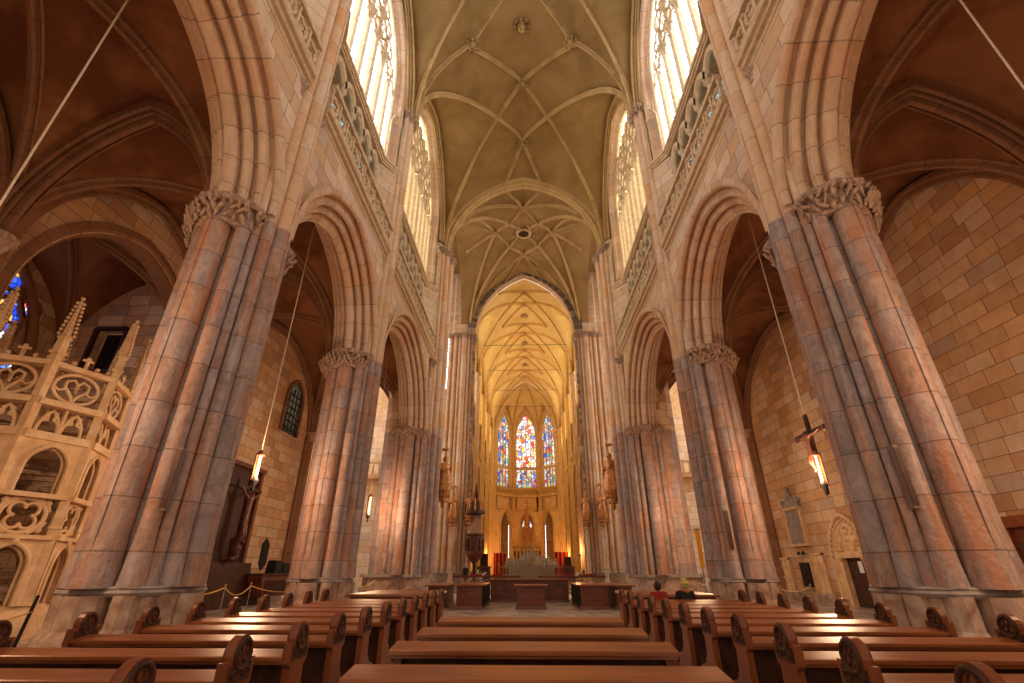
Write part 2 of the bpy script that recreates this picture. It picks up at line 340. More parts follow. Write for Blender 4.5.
def pz(x, half, rise):
    """height of a pointed arch of this half span and rise at x"""
    x = abs(x)
    if x >= half: return 0.0
    r0 = rise if rise >= 1.08 * half else 1.08 * half
    Rr = (half * half + r0 * r0) / (2 * half); c = half - Rr
    return math.sqrt(max(0, Rr * Rr - (x - c) ** 2)) * rise / r0
def arch_pts(half, rise, n=14):
    """(t,z) from -half to half, evenly by angle"""
    r0 = rise if rise >= 1.08 * half else 1.08 * half
    Rr = (half * half + r0 * r0) / (2 * half); c = half - Rr; a1 = math.atan2(r0, -c)
    R_ = [(c + Rr * math.cos(a1 * i / n), Rr * math.sin(a1 * i / n) * rise / r0) for i in range(n + 1)]
    return [(-x, z) for x, z in R_] + [(x, z) for x, z in R_[:-1][::-1]]
def arc(cx, cy, r, a0, a1, n=5): return [(cx + r * math.cos(math.radians(a0 + (a1 - a0) * i / n)), cy + r * math.sin(math.radians(a0 + (a1 - a0) * i / n))) for i in range(n + 1)]

H = dict(cap=8.55, corn=14.2, gal=14.6, sill=20.0, spring=24.8, crown=34.5)
for k in H: H[k] += HC
PY = [1.0, 10.35, 19.7]; XEND = 31.2           # pier centres, and the respond on the crossing pier
XC = 7.9; XW = 7.08

# ------------------------------------------------------------------ camera
cam = bpy.data.cameras.new('camera'); cam.lens = 467 / 1024 * 36; cam.sensor_width = 36; cam.clip_end = 400; cam.clip_start = 0.05
co = bpy.data.objects.new('camera', cam); COL.objects.link(co)
Pt = math.atan2(228, 467); Yw = math.atan(15 / math.hypot(467, 228))
co.location = (-0.1, 0, HC); co.rotation_euler = (PI / 2 + Pt, 0, Yw); scene.camera = co

# ------------------------------------------------------------------ floor
struct(MB().box(-26, 26, -6, 112, -0.3, 0.0), 'floor', 'floor')

# ------------------------------------------------------------------ piers
def hull_off(pts, d):
    P = [Vector((a, b)) for a, b in pts]; n = len(P); res = []
    for i in range(n):
        e0 = (P[i] - P[i - 1]).normalized(); e1 = (P[(i + 1) % n] - P[i]).normalized()
        n0 = Vector((e0.y, -e0.x)); n1 = Vector((e1.y, -e1.x)); b = (n0 + n1).normalized()
        res.append(tuple(P[i] + b * d / max(0.5, b.dot(n0))))
    return res
def foliage(mb, outline, z0, z1, step=0.13, seed=1):
    rr = random.Random(seed); P = [Vector((a, b)) for a, b in outline]; n = len(P)
    for lay in range(3):
        zz = z0 + (z1 - z0) * (0.18 + 0.3 * lay); push = 0.02 + 0.07 * lay
        for i in range(n):
            a, b = P[i], P[(i + 1) % n]; e = b - a; L = e.length; nn = Vector((e.y, -e.x)).normalized(); k = max(1, int(L / step))
            for j in range(k):
                q = a + e * ((j + 0.5 * (lay % 2) + 0.25) / k) + nn * (push + rr.uniform(-0.02, 0.04))
                s = rr.uniform(0.035, 0.06); zc = zz + rr.uniform(-0.05, 0.05); a_ = rr.uniform(-0.9, 0.9)
                T_ = Vector((e.x / L * math.sin(a_), e.y / L * math.sin(a_), math.cos(a_))); c_ = Vector((q.x, q.y, zc)); n3 = Vector((nn.x, nn.y, 0))
                mb.tube([c_ - T_ * 0.13, c_ - T_ * 0.04 + n3 * 0.03, c_ + T_ * 0.06 + n3 * 0.07, c_ + T_ * 0.11 + n3 * 0.12], [s * 0.5, s * 1.1, s, s * 0.35], 5)
                for u_ in (-1, 1): mb.tube([c_ + n3 * 0.02, c_ + Vector((e.x / L, e.y / L, 0)) * u_ * 0.08 + T_ * 0.05 + n3 * 0.06], [s * 0.7, s * 0.3], 4)
SH = [  # dx (towards the nave), dy, radius, top key
    (0.96, 0.0, 0.25, 'spring'), (0.84, 0.40, 0.18, 'spring'), (0.84, -0.40, 0.18, 'spring'), (0.70, 0.68, 0.12, 'corn'), (0.70, -0.68, 0.12, 'corn'),
    (0.55, 0.93, 0.17, 'cap'), (0.55, -0.93, 0.17, 'cap'), (0.0, 1.12, 0.31, 'cap'), (0.0, -1.12, 0.31, 'cap'), (-0.52, 0.92, 0.17, 'cap'), (-0.52, -0.92, 0.17, 'cap'),
    (-0.8, 0.5, 0.18, 'cap'), (-0.8, -0.5, 0.18, 'cap'), (-1.0, 0.0, 0.24, 'cap')]
CORE = [(0.72, -0.58), (0.55, -0.86), (0.0, -1.0), (-0.52, -0.86), (-0.84, -0.48), (-1.0, 0.0), (-0.84, 0.48), (-0.52, 0.86), (0.0, 1.0), (0.55, 0.86), (0.72, 0.58), (0.82, 0.0)]
CORE = CORE[::-1] if False else CORE
def make_pier(sgn, yc, label, half=False, deep=0.0):
    """sgn=-1: pier on the -x side. local dx points to the nave axis"""
    cx = sgn * XC
    X = lambda dx: cx - sgn * dx
    t = empty('compound_pier', (cx, yc, 0), label, 'pier', 'clustered piers of the arcade')
    hull = hull_off([(a, b) for a, b in CORE][::-1], 0.0)
    area = sum(hull[i][0] * hull[(i + 1) % len(hull)][1] - hull[(i + 1) % len(hull)][0] * hull[i][1] for i in range(len(hull)))
    if area < 0: hull = hull[::-1]
    def poly(off, z0, z1, off2=None):
        m = MB(); a = hull_off(hull, off); b = hull_off(hull, off2 if off2 is not None else off); n = len(a)
        vs = [(X(p), yc + q, z0) for p, q in a] + [(X(p), yc + q, z1) for p, q in b]
        m.add(vs, [tuple(range(n)), tuple(range(n, 2 * n))] + [(i, (i + 1) % n, (i + 1) % n + n, i + n) for i in range(n)]); return m
    zt = H['cap']
    poly(0, 1.2, zt + 0.4).build('core', 'pier', t)
    pl = poly(0.30, 0, 0.34); k = poly(0.30, 0.34, 0.46, 0.16); pl.add(k.v, k.f); pl.build('plinth', 'plinth', t)
    for i, (dx, dy, r, key) in enumerate(SH):
        m = MB(); rr = r + 0.05
        m.lathe([(rr + 0.12, 0.40), (rr + 0.10, 0.52), (rr, 0.66), (rr, 1.18)], (X(dx * 1.02), yc + dy * 1.02, 0), 8, False, PI / 8)
        m.build('shaft_pedestal', 'plinth', t)
    mo = MB()
    for o0, z0, o1, z1 in ((0.20, 1.14, 0.26, 1.17), (0.26, 1.17, 0.30, 1.22), (0.30, 1.22, 0.25, 1.27), (0.25, 1.27, 0.27, 1.29), (0.27, 1.29, 0.22, 1.33)):
        k = poly(o0, z0, z1, o1); mo.add(k.v, k.f)
    mo.build('base_moulding', 'marble', t)
    for i, (dx, dy, r, key) in enumerate(SH):
        L = math.hypot(dx, dy); ux, uy = dx / L, dy / L
        c0 = (X(dx), yc + dy)
        m = MB(); N = 14 if r > 0.2 else 10
        zz = [1.3 + (zt - 1.3) * j / 9 for j in range(10)]
        m.tube([(c0[0], c0[1], z) for z in zz], [r + 0.06] + [r] * 9, N, uv0=RND.random() * 5)
        m.uv = [(v[2], i * 1.0 + 0.5) for v in m.v]
        if r > 0.2:
            m.bar((c0[0] - sgn * ux * r, c0[1] + uy * r, 1.35), (c0[0] - sgn * ux * r, c0[1] + uy * r, zt), 0.05, 0.05, (ux, uy, 0))
        sh = m.build('attached_shaft', 'pier', t)
        if key != 'cap':
            m = MB(); top = H[key] - (0.3 if key == 'corn' else 0)
            m.tube([(c0[0], c0[1], zt + (top - zt) * j / 12) for j in range(13)], r, N, uv0=3.1 * i)
            m.uv = [(a, i + 0.5) for a, b in m.uv]
            if r > 0.2: m.bar((c0[0] - sgn * ux * r, c0[1], zt), (c0[0] - sgn * ux * r, c0[1], top), 0.05, 0.05, (ux, uy, 0))
            m.build('vault_shaft', 'shaft', t)
            m = MB(); m.lathe([(r + 0.01, -0.35), (r + 0.05, -0.30), (r + 0.01, -0.25), (r + 0.06, -0.05), (r + 0.16, 0.12), (r + 0.16, 0.2), (r * 0.3, 0.3)], (c0[0], c0[1], top), 12)
            if key == 'spring': foliage(m, [(c0[0] + (r + 0.05) * math.cos(a), c0[1] + (r + 0.05) * math.sin(a)) for a in [PI * 2 * q / 8 for q in range(8)]], top - 0.2, top + 0.05, 0.16, i)
            m.build('shaft_capital', 'carved', t)
    cp = MB()
    sel = [(0.62, -1.0), (0.25, -1.36), (-0.25, -1.36), (-0.62, -1.06), (-1.05, -0.6), (-1.32, -0.2), (-1.32, 0.2), (-1.05, 0.6), (-0.62, 1.06), (-0.25, 1.36), (0.25, 1.36), (0.62, 1.0)]
    out = [(X(a), yc + b) for a, b in sel]
    ar = sum(out[i][0] * out[(i + 1) % 12][1] - out[(i + 1) % 12][0] * out[i][1] for i in range(12))
    if ar < 0: out = out[::-1]
    def pc(off, z0, z1, off2):
        a, b = hull_off(out, off), hull_off(out, off2); n = 12
        cp.add([(p, q, z0) for p, q in a] + [(p, q, z1) for p, q in b], [tuple(range(n)), tuple(range(n, 2 * n))] + [(i, (i + 1) % n, (i + 1) % n + n, i + n) for i in range(n)])
    pc(-0.02, zt - 0.62, zt - 0.55, 0.03); pc(0.0, zt - 0.55, zt - 0.1, 0.06)
    foliage(cp, hull_off(out, 0.04), zt - 0.58, zt - 0.02, 0.15, int(yc * 10) + sgn)
    ca = cp.build('capital', 'carved', t)
    cp = MB(); pc(0.20, zt - 0.08, zt + 0.02, 0.24); pc(0.24, zt + 0.02, zt + 0.08, 0.24); pc(0.24, zt + 0.08, zt + 0.16, 0.1)
    cp.build('abacus', 'carved', ca)
    return t
PNAME = {(-1, 0): 'clustered stone pier behind the viewer beside the rose window side', (1, 0): 'clustered stone pier behind the viewer on the bare wall side',
 (-1, 1): 'huge clustered stone pier between the cream traceried stair tower and the crucifix altar', (1, 1): 'huge clustered stone pier between the carved portal and the bare block wall',
 (-1, 2): 'slimmer clustered stone pier right after the wooden crucifix altar', (1, 2): 'slimmer clustered stone pier beside the wall tablets, behind the two seated people'}
for sgn in (-1, 1):
    for k, yc in enumerate(PY):
        if k == 0: continue
        make_pier(sgn, yc, PNAME[(sgn, k)])
# iron-covered slot boxes hanging on the pier fronts (long narrow speaker columns)
def speaker(sgn, yc, dx, z0, z1, label):
    x = sgn * (XC - dx); m = MB(); y = yc
    m.box(x - 0.08, x + 0.08, y - 0.1, y + 0.02, z0, z1)
    t = tag(m.build('column_speaker', 'speaker'), label, 'speaker', 'slim speaker columns on the piers')
    m = MB(); m.box(x - 0.075, x + 0.075, y - 0.112, y - 0.1, z0 + 0.05, z1 - 0.05); m.build('speaker_grille', 'wood_dark', t)
speaker(-1, 9.45, 0.72, 2.62, 3.85, 'slim brown speaker column on the pier beside the stair tower')
speaker(1, 9.45, 0.72, 2.62, 3.80, 'slim brown speaker column on the pier before the bare wall')
speaker(-1, 18.45, 0.05, 3.2, 4.1, 'slim brown speaker column on the pier past the crucifix altar')
speaker(1, 18.7, 0.6, 2.2, 3.6, 'slim brown speaker column on the pier behind the seated people')

# ------------------------------------------------------------------ crossing piers (west pair) and choir-side pair
def big_pier(sgn, x0, x1, y0, y1, shafts, label, mat='pier', top=None, split=None):
    """solid pier of boxes with shafts; coordinates as |x|"""
    t = empty('crossing_pier', (sgn * (x0 + x1) / 2, (y0 + y1) / 2, 0), label, 'pier', 'great piers of the crossing')
    top = top or H['spring']
    c = 0.45
    poly = [(x0 + c, y0), (x1 - c, y0), (x1, y0 + c), (x1, y1 - c), (x1 - c, y1), (x0 + c, y1), (x0, y1 - c), (x0, y0 + c)]
    f = lambda a, b, w: (sgn * a, b, w)
    MB().prism(poly, f, 1.2, H['cap']).build('core', mat, t); MB().prism(poly, f, H['cap'], H['corn'] + 1).build('middle_core', 'wall_aisle' if mat == 'pier' else 'wall', t)  # west pair: darker aisle stone paints the shadow beside the last arch
    MB().prism(poly, f, H['corn'] + 1, top + 9).build('upper_core', 'wall', t)
    big = [(a + (0.35 if a > (x0 + x1) / 2 else -0.35), b + (0.35 if b > (y0 + y1) / 2 else -0.35)) for a, b in poly]
    MB().prism(big, f, 0, 0.6).build('plinth', 'plinth', t)
    mid = [(a + (0.22 if a > (x0 + x1) / 2 else -0.22), b + (0.22 if b > (y0 + y1) / 2 else -0.22)) for a, b in poly]
    MB().prism(mid, f, 0.6, 1.18).build('upper_plinth', 'plinth', t)
    MB().prism(big, f, 1.18, 1.32).build('base_moulding', 'marble', t)
    for i, (x, y, r, z1) in enumerate(shafts):
        zs = split or H['cap']
        m = MB(); m.tube([(sgn * x, y, 1.3 + (min(z1, zs) - 1.3) * j / 8) for j in range(9)], r, 10, uv0=i * 2.3); m.uv = [(a, i + 0.5) for a, b in m.uv]
        m.build('attached_shaft', mat, t)
        if z1 > zs:
            m = MB(); m.tube([(sgn * x, y, zs + (z1 - zs) * j / 8) for j in range(9)], r, 10, uv0=i * 1.3); m.uv = [(a, i + 0.5) for a, b in m.uv]
            m.build('vault_shaft', 'shaft', t)
        m = MB(); m.lathe([(r + 0.01, -0.5), (r + 0.05, -0.45), (r + 0.01, -0.4), (r + 0.1, -0.1), (r + 0.2, 0.0), (r + 0.2, 0.12), (r * 0.5, 0.2)], (sgn * x, y, z1), 10)
        foliage(m, [(sgn * x + (r + 0.06) * math.cos(a), y + (r + 0.06) * math.sin(a)) for a in [PI * 2 * q / 8 for q in range(8)]], z1 - 0.4, z1, 0.17, i)
        m.build('shaft_capital', 'carved', t)
    return t
S_ = H['spring'] - 0.5
for sgn in (-1, 1):
    sh = [(XC, XEND - 0.25, 0.33, H['cap']), (XC - 0.5, XEND + 0.05, 0.2, H['cap']), (XC + 0.5, XEND + 0.05, 0.2, H['cap']), (XC - 0.85, XEND + 0.15, 0.15, H['cap']), (XC + 0.95, XEND + 0.2, 0.2, H['cap'])]
    sh += [(6.95, 31.5, 0.14, H['corn'] - 0.3)]
    sh += [(6.85, 31.95, 0.2, S_), (6.6, 32.4, 0.27, S_), (6.62, 33.0, 0.2, S_), (6.45, 33.55, 0.3, S_), (6.65, 34.1, 0.2, S_), (6.8, 34.6, 0.24, S_)]
    big_pier(sgn, 6.85, 10.2 if sgn > 0 else 9.9, 31.35, 35.1, sh, 'wide reddish crossing pier ' + ('past the far single-row lamp' if sgn < 0 else 'past the yellow banner and two-row lamp'))
    sh2 = [(6.3, 50.3, 0.3, S_ + 1), (6.75, 50.0, 0.2, S_ + 1), (7.2, 49.85, 0.3, S_ + 1), (7.7, 49.95, 0.2, S_ + 1), (8.2, 50.0, 0.26, S_ + 1), (8.75, 50.1, 0.2, S_ + 1), (6.2, 51.0, 0.22, S_ + 1), (6.35, 51.5, 0.28, S_ + 1)]
    big_pier(sgn, 6.5, 9.0, 50.1, 52.0, sh2, 'pale pier where the choir begins, ' + ('behind the carved wooden pulpit' if sgn < 0 else 'across from the carved pulpit'), mat='shaft')

# ------------------------------------------------------------------ arcade walls, arches, gallery, clerestory
NB = {'arch': 0, 'win': 0, 'cor': 0}
def nxt(k): NB[k] += 1; return NB[k]
ARCH_PROF_H = ([(-1.0, 1.02), (-1.0, 0.86)] + arc(-0.90, 0.84, 0.10, 180, 350, 5) + [(-0.77, 0.90), (-0.70, 0.84), (-0.72, 0.64)] + arc(-0.62, 0.52, 0.11, 140, 350, 5)
    + [(-0.46, 0.62), (-0.40, 0.56), (-0.45, 0.36)] + arc(-0.35, 0.26, 0.10, 140, 350, 5) + [(-0.22, 0.38), (-0.15, 0.33)] + arc(0, 0.10, 0.18, 165, 258, 4) + [(-0.03, -0.14)])
ARCH_PROF = ARCH_PROF_H + [(-a, b) for a, b in ARCH_PROF_H[::-1]]
def trim(mb, mat='arch'):
    NB['arch'] += 1
    return tag(mb.build('trim_%d' % NB['arch'], mat), kind='structure')
def bay(sgn, b0, b1, side, left_half=None, mats=('wall', 'arch', 'gallery', 'glass_white', 'wall'), detail=2, rise_k=None, x_shift=0.0):
    mid = (b0 + b1) / 2; L = b1 - b0
    a = L / 2 - 1.38; rise = min(a * 1.12, 4.4)
    zs = H['cap'] + 0.12; W = mats[0]
    X = lambda v: sgn * (v + x_shift)
    ap = arch_pts(a, rise, 14)
    path = [(X(XC), mid + t, zs + z) for t, z in ap]
    m = MB(); S = Vector((sgn, 0, 0))
    fl = 1
    T = Vector(path[15]) - Vector(path[13]); U = S.cross(T); fl = 1 if U.z > 0 else -1
    m.sweep(path, ARCH_PROF, S, fl)
    trim(m, mats[1])
    # wall above the arch, nave and aisle faces
    ex = []
    for i, (t, z) in enumerate(ap):
        t0 = ap[max(i - 1, 0)]; t1 = ap[min(i + 1, len(ap) - 1)]; dx, dz = t1[0] - t0[0], t1[1] - t0[1]; n = math.hypot(dx, dz)
        nx, nz = -dz / n, dx / n
        if nz < 0 and not (i in (0, len(ap) - 1)): nx, nz = -nx, -nz
        if i == 0: nx, nz = -1, 0
        if i == len(ap) - 1: nx, nz = 1, 0
        ex.append((mid + t + nx * 0.9, zs + z + nz * 0.9))
    for xx, ztop in ((XW, H['gal']), (XC + 1.0, H['gal'])):
        m = MB(); pts = [(b0, zs)] + ex + [(b1, zs)]
        vs = []
        for y, z in pts: vs += [(X(xx), y, z - (0.15 if (y, z) in (pts[0], pts[-1]) else 0)), (X(xx), y, ztop)]
        m.add(vs, [(2 * i, 2 * i + 1, 2 * i + 3, 2 * i + 2) for i in range(len(pts) - 1)])
        struct(m, 'wall_%s' % side, W)
    # hood moulding line over the arch
    m = MB(); m.sweep([(X(XW), y, z) for y, z in ex], [(-0.07, -0.02), (-0.07, 0.05), (0, 0.09), (0.05, 0.09)], S, fl); trim(m, mats[1])
    # cornice
    c0, c1 = b0 + 0.62, b1 - 0.62
    if detail: pass
    zc = H['corn']
    m = MB(); pr = [(XW + 0.1, zc - 0.12), (XW - 0.02, zc - 0.12), (XW - 0.06, zc), (XW - 0.16, zc + 0.04), (XW - 0.2, zc + 0.16), (XW - 0.3, zc + 0.2), (XW - 0.34, zc + 0.34), (XW - 0.34, zc + 0.42), (XW + 1.6, zc + 0.42), (XW + 1.6, zc - 0.12)]
    m.prism(pr, lambda p, q, w: (X(p), w, q), c0, c1); trim(m, mats[2])
    # triforium back wall + small windows
    zg, zl = H['gal'], H['sill']
    m = MB(); xb = XW + 1.55
    m.add([(X(xb), b0 + 0.3, zg - 0.2), (X(xb), b1 - 0.3, zg - 0.2), (X(xb), b1 - 0.3, zl), (X(xb), b0 + 0.3, zl)], [(0, 1, 2, 3)])
    for e, s2 in ((b0, 1), (b1, -1)):
        m.add([(X(XW - 0.05), e + s2 * 0.5, zg - 0.2), (X(XW + 0.65), e + s2 * 1.55, zg - 0.2), (X(XW + 0.65), e + s2 * 1.55, zl), (X(XW - 0.05), e + s2 * 0.5, zl)], [(0, 1, 2, 3)])
        m.add([(X(XW + 0.65), e + s2 * 1.55, zg - 0.2), (X(xb), e + s2 * 1.55, zg - 0.2), (X(xb), e + s2 * 1.55, zl), (X(XW + 0.65), e + s2 * 1.55, zl)], [(0, 1, 2, 3)])
    struct(m, 'wall_%s' % side, W)
    # sill ledge (bends forward to the shafts)
    m = MB(); front = [(XW - 0.22, b0 + 0.5), (XW + 0.38, b0 + 1.62), (XW + 0.38, b1 - 1.62), (XW - 0.22, b1 - 0.5)]
    for o0, z0, z1 in ((0.14, zl - 0.32, zl - 0.2), (0.07, zl - 0.2, zl - 0.06), (0.0, zl - 0.06, zl + 0.12)):
        pl = [(p + o0, q) for p, q in front] + [(xb + 0.2, b1 - 0.5), (xb + 0.2, b0 + 0.5)]
        m.prism(pl, lambda p, q, w: (X(p), q, w), z0, z1)
    trim(m, mats[2])
    # window
    ww = 1.7 if b1 > 25 and detail == 2 else 1.2; w0, w1 = b0 + ww, b1 - ww; wh = (w1 - w0) / 2; wz = H['spring'] + 1.0; wr = min(wh * 1.35, 6.0); xg = XW + 0.85
    wn = empty('window_%d' % nxt('win'), (X(xg), mid, zl), kind='structure')
    wp = arch_pts(wh, wr, 10)
    m = MB(); poly = [(mid - wh, zl + 0.1)] + [(mid + t, wz + z) for t, z in wp] + [(mid + wh, zl + 0.1)]
    ctr = (X(xg), mid, wz - 1); n = len(poly)
    m.add([ctr] + [(X(xg), y, z) for y, z in poly], [(0, i + 1, i + 2) for i in range(n - 1)] + [(0, n, 1)], [(mid, wz - 1)] + [(y, z) for y, z in poly])
    m.build('glass', mats[3], wn, fixn=False)
    nl = 6 if wh < 3.5 else 8
    if detail < 2: nl = 5
    xm = xg - 0.16; lw = 2 * wh / nl
    for i in range(1, nl):
        y = mid - wh + lw * i; zt = wz - 0.4 + (0.3 + pz(y - mid, wh, wr) * 0.25 if i % 2 == 0 else 0)
        if i == nl // 2: zt = wz + pz(0, wh, wr) * 0.5
        m = MB(); wd = 0.07 if i != nl // 2 else 0.11
        dpt = 0.24 if b1 > 25 and detail == 2 else 0.2
        m.prism([(xm - dpt, y), (xm - 0.08, y - wd), (xm + 0.15, y - wd), (xm + 0.15, y + wd), (xm - 0.08, y + wd)], lambda p, q, w: (X(p), q, w), zl + 0.1, zt)
        m.build('mullion', mats[2], wn)
    m = MB()
    THK = 0.10 if b1 > 25 and detail == 2 else 0.07
    def ring(y, z, r, th=THK, pts=14):
        m.tube([(X(xm), y + r * math.cos(q), z + r * math.sin(q)) for q in [2 * PI * i / pts for i in range(pts)]], th, 5, closed=True)
    def inside(y, z, r):
        return all(z + r * math.sin(q) < wz + pz(y + r * math.cos(q) - mid, wh, wr) - 0.02 for q in [PI * i / 6 for i in range(7)]) and abs(y - mid) + r < wh
    m.tube([(X(xm - 0.05), y, z) for y, z in poly], 0.14, 6, caps=False)
    if detail >= 1:
        for i in range(nl):   # lancet heads with cusps
            y = mid - wh + lw * (i + 0.5)
            zz = wz - 0.75
            m.tube([(X(xm), y + t, zz + z) for t, z in arch_pts(lw / 2 - 0.05, lw * 0.85, 5)], 0.065, 5, caps=False)
            for q in (-1, 1): m.ball((X(xm), y + q * lw * 0.2, zz + lw * 0.35), 0.09, 6, 4)
        rr = random.Random(int(b0 * 7) + sgn)
        rows = [(wz + 0.55, lw * 0.42), (wz + 1.45, lw * 0.46), (wz + 2.4, lw * 0.44), (wz + 3.25, lw * 0.40), (wz + 4.0, lw * 0.34)]
        for k, (z, r) in enumerate(rows):
            for i in range(-nl, nl + 1):
                y = mid + (i + 0.5 * (k % 2)) * lw
                if inside(y, z, r):
                    ring(y, z, r)
                    if detail >= 2:
                        for q in range(3):
                            an = q * 2 * PI / 3 + PI / 2 + (k % 2) * PI
                            m.tube([(X(xm), y + r * math.cos(an) * 0.95, z + r * math.sin(an) * 0.95), (X(xm), y + r * 0.45 * math.cos(an + 0.5), z + r * 0.45 * math.sin(an + 0.5)), (X(xm), y + 0.1 * r * math.cos(an), z + 0.1 * r * math.sin(an))], [0.06, 0.05, 0.03], 5)
                            m.tube([(X(xm), y + r * math.cos(an + 1.05) * 1.3, z + r * math.sin(an + 1.05) * 1.3), (X(xm), y + r * 1.0 * math.cos(an + 0.8), z + r * 1.0 * math.sin(an + 0.8))], 0.05, 5)
        m.build('tracery', mats[2], wn)
    # window reveal and wall around it, out to the vault
    m = MB(); rev = [(X(xg + 0.05), y, z) for y, z in poly]
    rp = [(0.0, 0.0), (-0.45, 0.0), (-0.55, 0.16), (-0.75, 0.2), (-0.85, 0.42)]
    rp = [(a_ , b_) for a_, b_ in rp]
    T = Vector(rev[12]) - Vector(rev[10]); f2 = 1 if Vector((sgn, 0, 0)).cross(T).z > 0 else -1
    m.sweep(rev, rp, Vector((sgn, 0, 0)), f2)
    trim(m, mats[1])
    m = MB(); vs = []
    for y, z in poly:
        t = (y - mid) / wh
        yo = mid + t * (L / 2)
        vs += [(X(xg - 0.12), y, z), (X(xg - 0.5), yo, z if abs(t) > 0.999 else max(z + 0.2, H['spring'] + 9.5))]
    m.add(vs, [(2 * i, 2 * i + 1, 2 * i + 3, 2 * i + 2) for i in range(len(poly) - 1)])
    struct(m, 'wall_%s' % side, W)
    if detail >= 2:   # slim ogee panels flanking the window
        for e, s2 in ((b0, 1), (b1, -1)):
            p0 = Vector((X(XW + 0.05), e + s2 * 0.55, 0)); p1 = Vector((X(XW + 0.45), e + s2 * 1.35, 0)); d = p1 - p0
            m = MB(); zz = [zl + 0.15, H['spring'] - 1.6]
            pts = [(0, zz[0]), (0, zz[1]), (0.2, zz[1] + 0.5), (0.5, zz[1] + 0.9), (0.8, zz[1] + 0.5), (1, zz[1]), (1, zz[0])]
            m.tube([(p0 + d * q + Vector((0, 0, z))) for q, z in pts], 0.07, 6)
            m.ball(tuple(p0 + d * 0.5 + Vector((0, 0, zz[1] + 1.1))), 0.15, 7, 5)
            trim(m, mats[2])
    return mid

def balustrade(sgn, b0, b1, label, n, x_shift=0.0, mat='gallery'):
    z0 = H['gal']; c0, c1 = b0 + 0.66, b1 - 0.66; xf = XW - 0.16 + x_shift; X = lambda v: sgn * v
    t = empty('gallery_balustrade', (X(xf), (b0 + b1) / 2, z0), label, 'balustrade', 'traceried balustrades of the upper gallery')
    MB().box(min(X(xf - .12), X(xf + .12)), max(X(xf - .12), X(xf + .12)), c0, c1, z0, z0 + 0.14).build('bottom_rail', mat, t)
    MB().box(min(X(xf - .14), X(xf + .14)), max(X(xf - .14), X(xf + .14)), c0, c1, z0 + 1.12, z0 + 1.3).build('top_rail', mat, t)
    w = (c1 - c0) / n; proto = None
    for i in range(n):
        y = c0 + w * (i + 0.5)
        if proto is None:
            m = MB()
            m.box(min(X(xf - .07), X(xf + .07)), max(X(xf - .07), X(xf + .07)), y - w / 2, y - w / 2 + 0.09, z0 + 0.14, z0 + 1.12)
            r = min(w * 0.42, 0.46); zc = z0 + 0.63
            m.tube([(X(xf), y + r * math.cos(q), zc + r * math.sin(q)) for q in [2 * PI * k / 14 for k in range(14)]], 0.055, 5, closed=True)
            for k in range(4):
                a = PI / 4 + k * PI / 2
                cy, cz = y + 0.5 * r * math.cos(a), zc + 0.5 * r * math.sin(a)
                m.tube([(X(xf), cy + 0.42 * r * math.cos(q), cz + 0.42 * r * math.sin(q)) for q in [a - 2.2 + 4.4 * j / 6 for j in range(7)]], 0.04, 5)
            for sy in (-1, 1):
                for sz in (-1, 1): m.ball((X(xf), y + sy * w * 0.4, zc + sz * 0.4), 0.09, 5, 4)
            proto = m.build('tracery_panel', mat, t); py = y
        else:
            c = proto.copy(); COL.objects.link(c); c.location.y += y - py
def triforium(sgn, b0, b1, label):
    """colonnettes with little arches and sloping bluish busts' niches behind the balustrade"""
    c0, c1 = b0 + 1.6, b1 - 1.6; n = max(4, int((c1 - c0) / 1.05)); w = (c1 - c0) / n; x = sgn * (XW + 0.75)
    t = empty('triforium_arcade', (x, (b0 + b1) / 2, H['gal']), label, 'arcade', 'small arcades of the upper gallery')
    zt = H['sill'] - 0.3; z0 = H['gal']
    for i in range(n + 1):
        y = c0 + w * i
        m = MB(); m.tube([(x, y, z0), (x, y, zt - 1.2)], 0.1, 8); m.lathe([(0.1, 0), (0.2, 0.16), (0.2, 0.24)], (x, y, zt - 1.35), 8)
        m.build('colonnette', 'gallery', t)
    for i in range(n):
        y = c0 + w * (i + 0.5)
        m = MB(); m.sweep([(x, y + q, zt - 1.15 + z) for q, z in arch_pts(w / 2 - 0.08, 0.85, 6)], [(-0.12, 0.3), (-0.12, 0.05), (0, -0.04), (0.12, 0.05), (0.12, 0.3)], (1, 0, 0), 1 if sgn else 1)
        m.build('small_arch', 'gallery', t)
        # corbelled bust console leaning out from the back
        m = MB(); xx = sgn * (XW + 1.1)
        m.lathe([(0.1, 0.9), (0.2, 1.15), (0.3, 1.35), (0.3, 1.5), (0.22, 1.5), (0.24, 1.9), (0.12, 2.1), (0.16, 2.3), (0.03, 2.5)], (xx, y, z0 + 0.3), 8)
        m.build('bust_console', 'verdigris', t)
        m = MB(); xb = sgn * (XW + 1.5)
        m.add([(xb, y - w * .38, z0 + 1.2), (xb, y + w * .38, z0 + 1.2), (xb, y + w * .38, zt - 0.9), (xb, y, zt - 0.3), (xb, y - w * .38, zt - 0.9)], [(0, 1, 2, 3, 4)], [(y - .4, 1), (y + .4, 1), (y + .4, 3), (y, 4), (y - .4, 3)])
        m.build('back_light', 'glass_green', t, fixn=False)

BAYS = [(PY[0], PY[1]), (PY[1], PY[2]), (PY[2], 31.9)]
WORD = ['above the arch beside the viewer', 'above the second arch', 'above the arch next to the crossing']
for sgn, side in ((-1, 'left'), (1, 'right')):
    sd = 'stair tower side' if sgn < 0 else 'hanging crucifix side'
    for k, (b0, b1) in enumerate(BAYS):
        if k == 2:
            bay(sgn, b0, b1, side, mats=('wall', 'arch', 'gallery', 'glass_gold', 'wall'))
        else:
            bay(sgn, b0, b1, side)
        balustrade(sgn, b0, b1, 'pierced stone balustrade %s, on the %s' % (WORD[k], sd), 11 if k < 2 else 13)
        if k: triforium(sgn, b0, b1, 'colonnettes with grey-green busts %s, %s' % (WORD[k], sd))

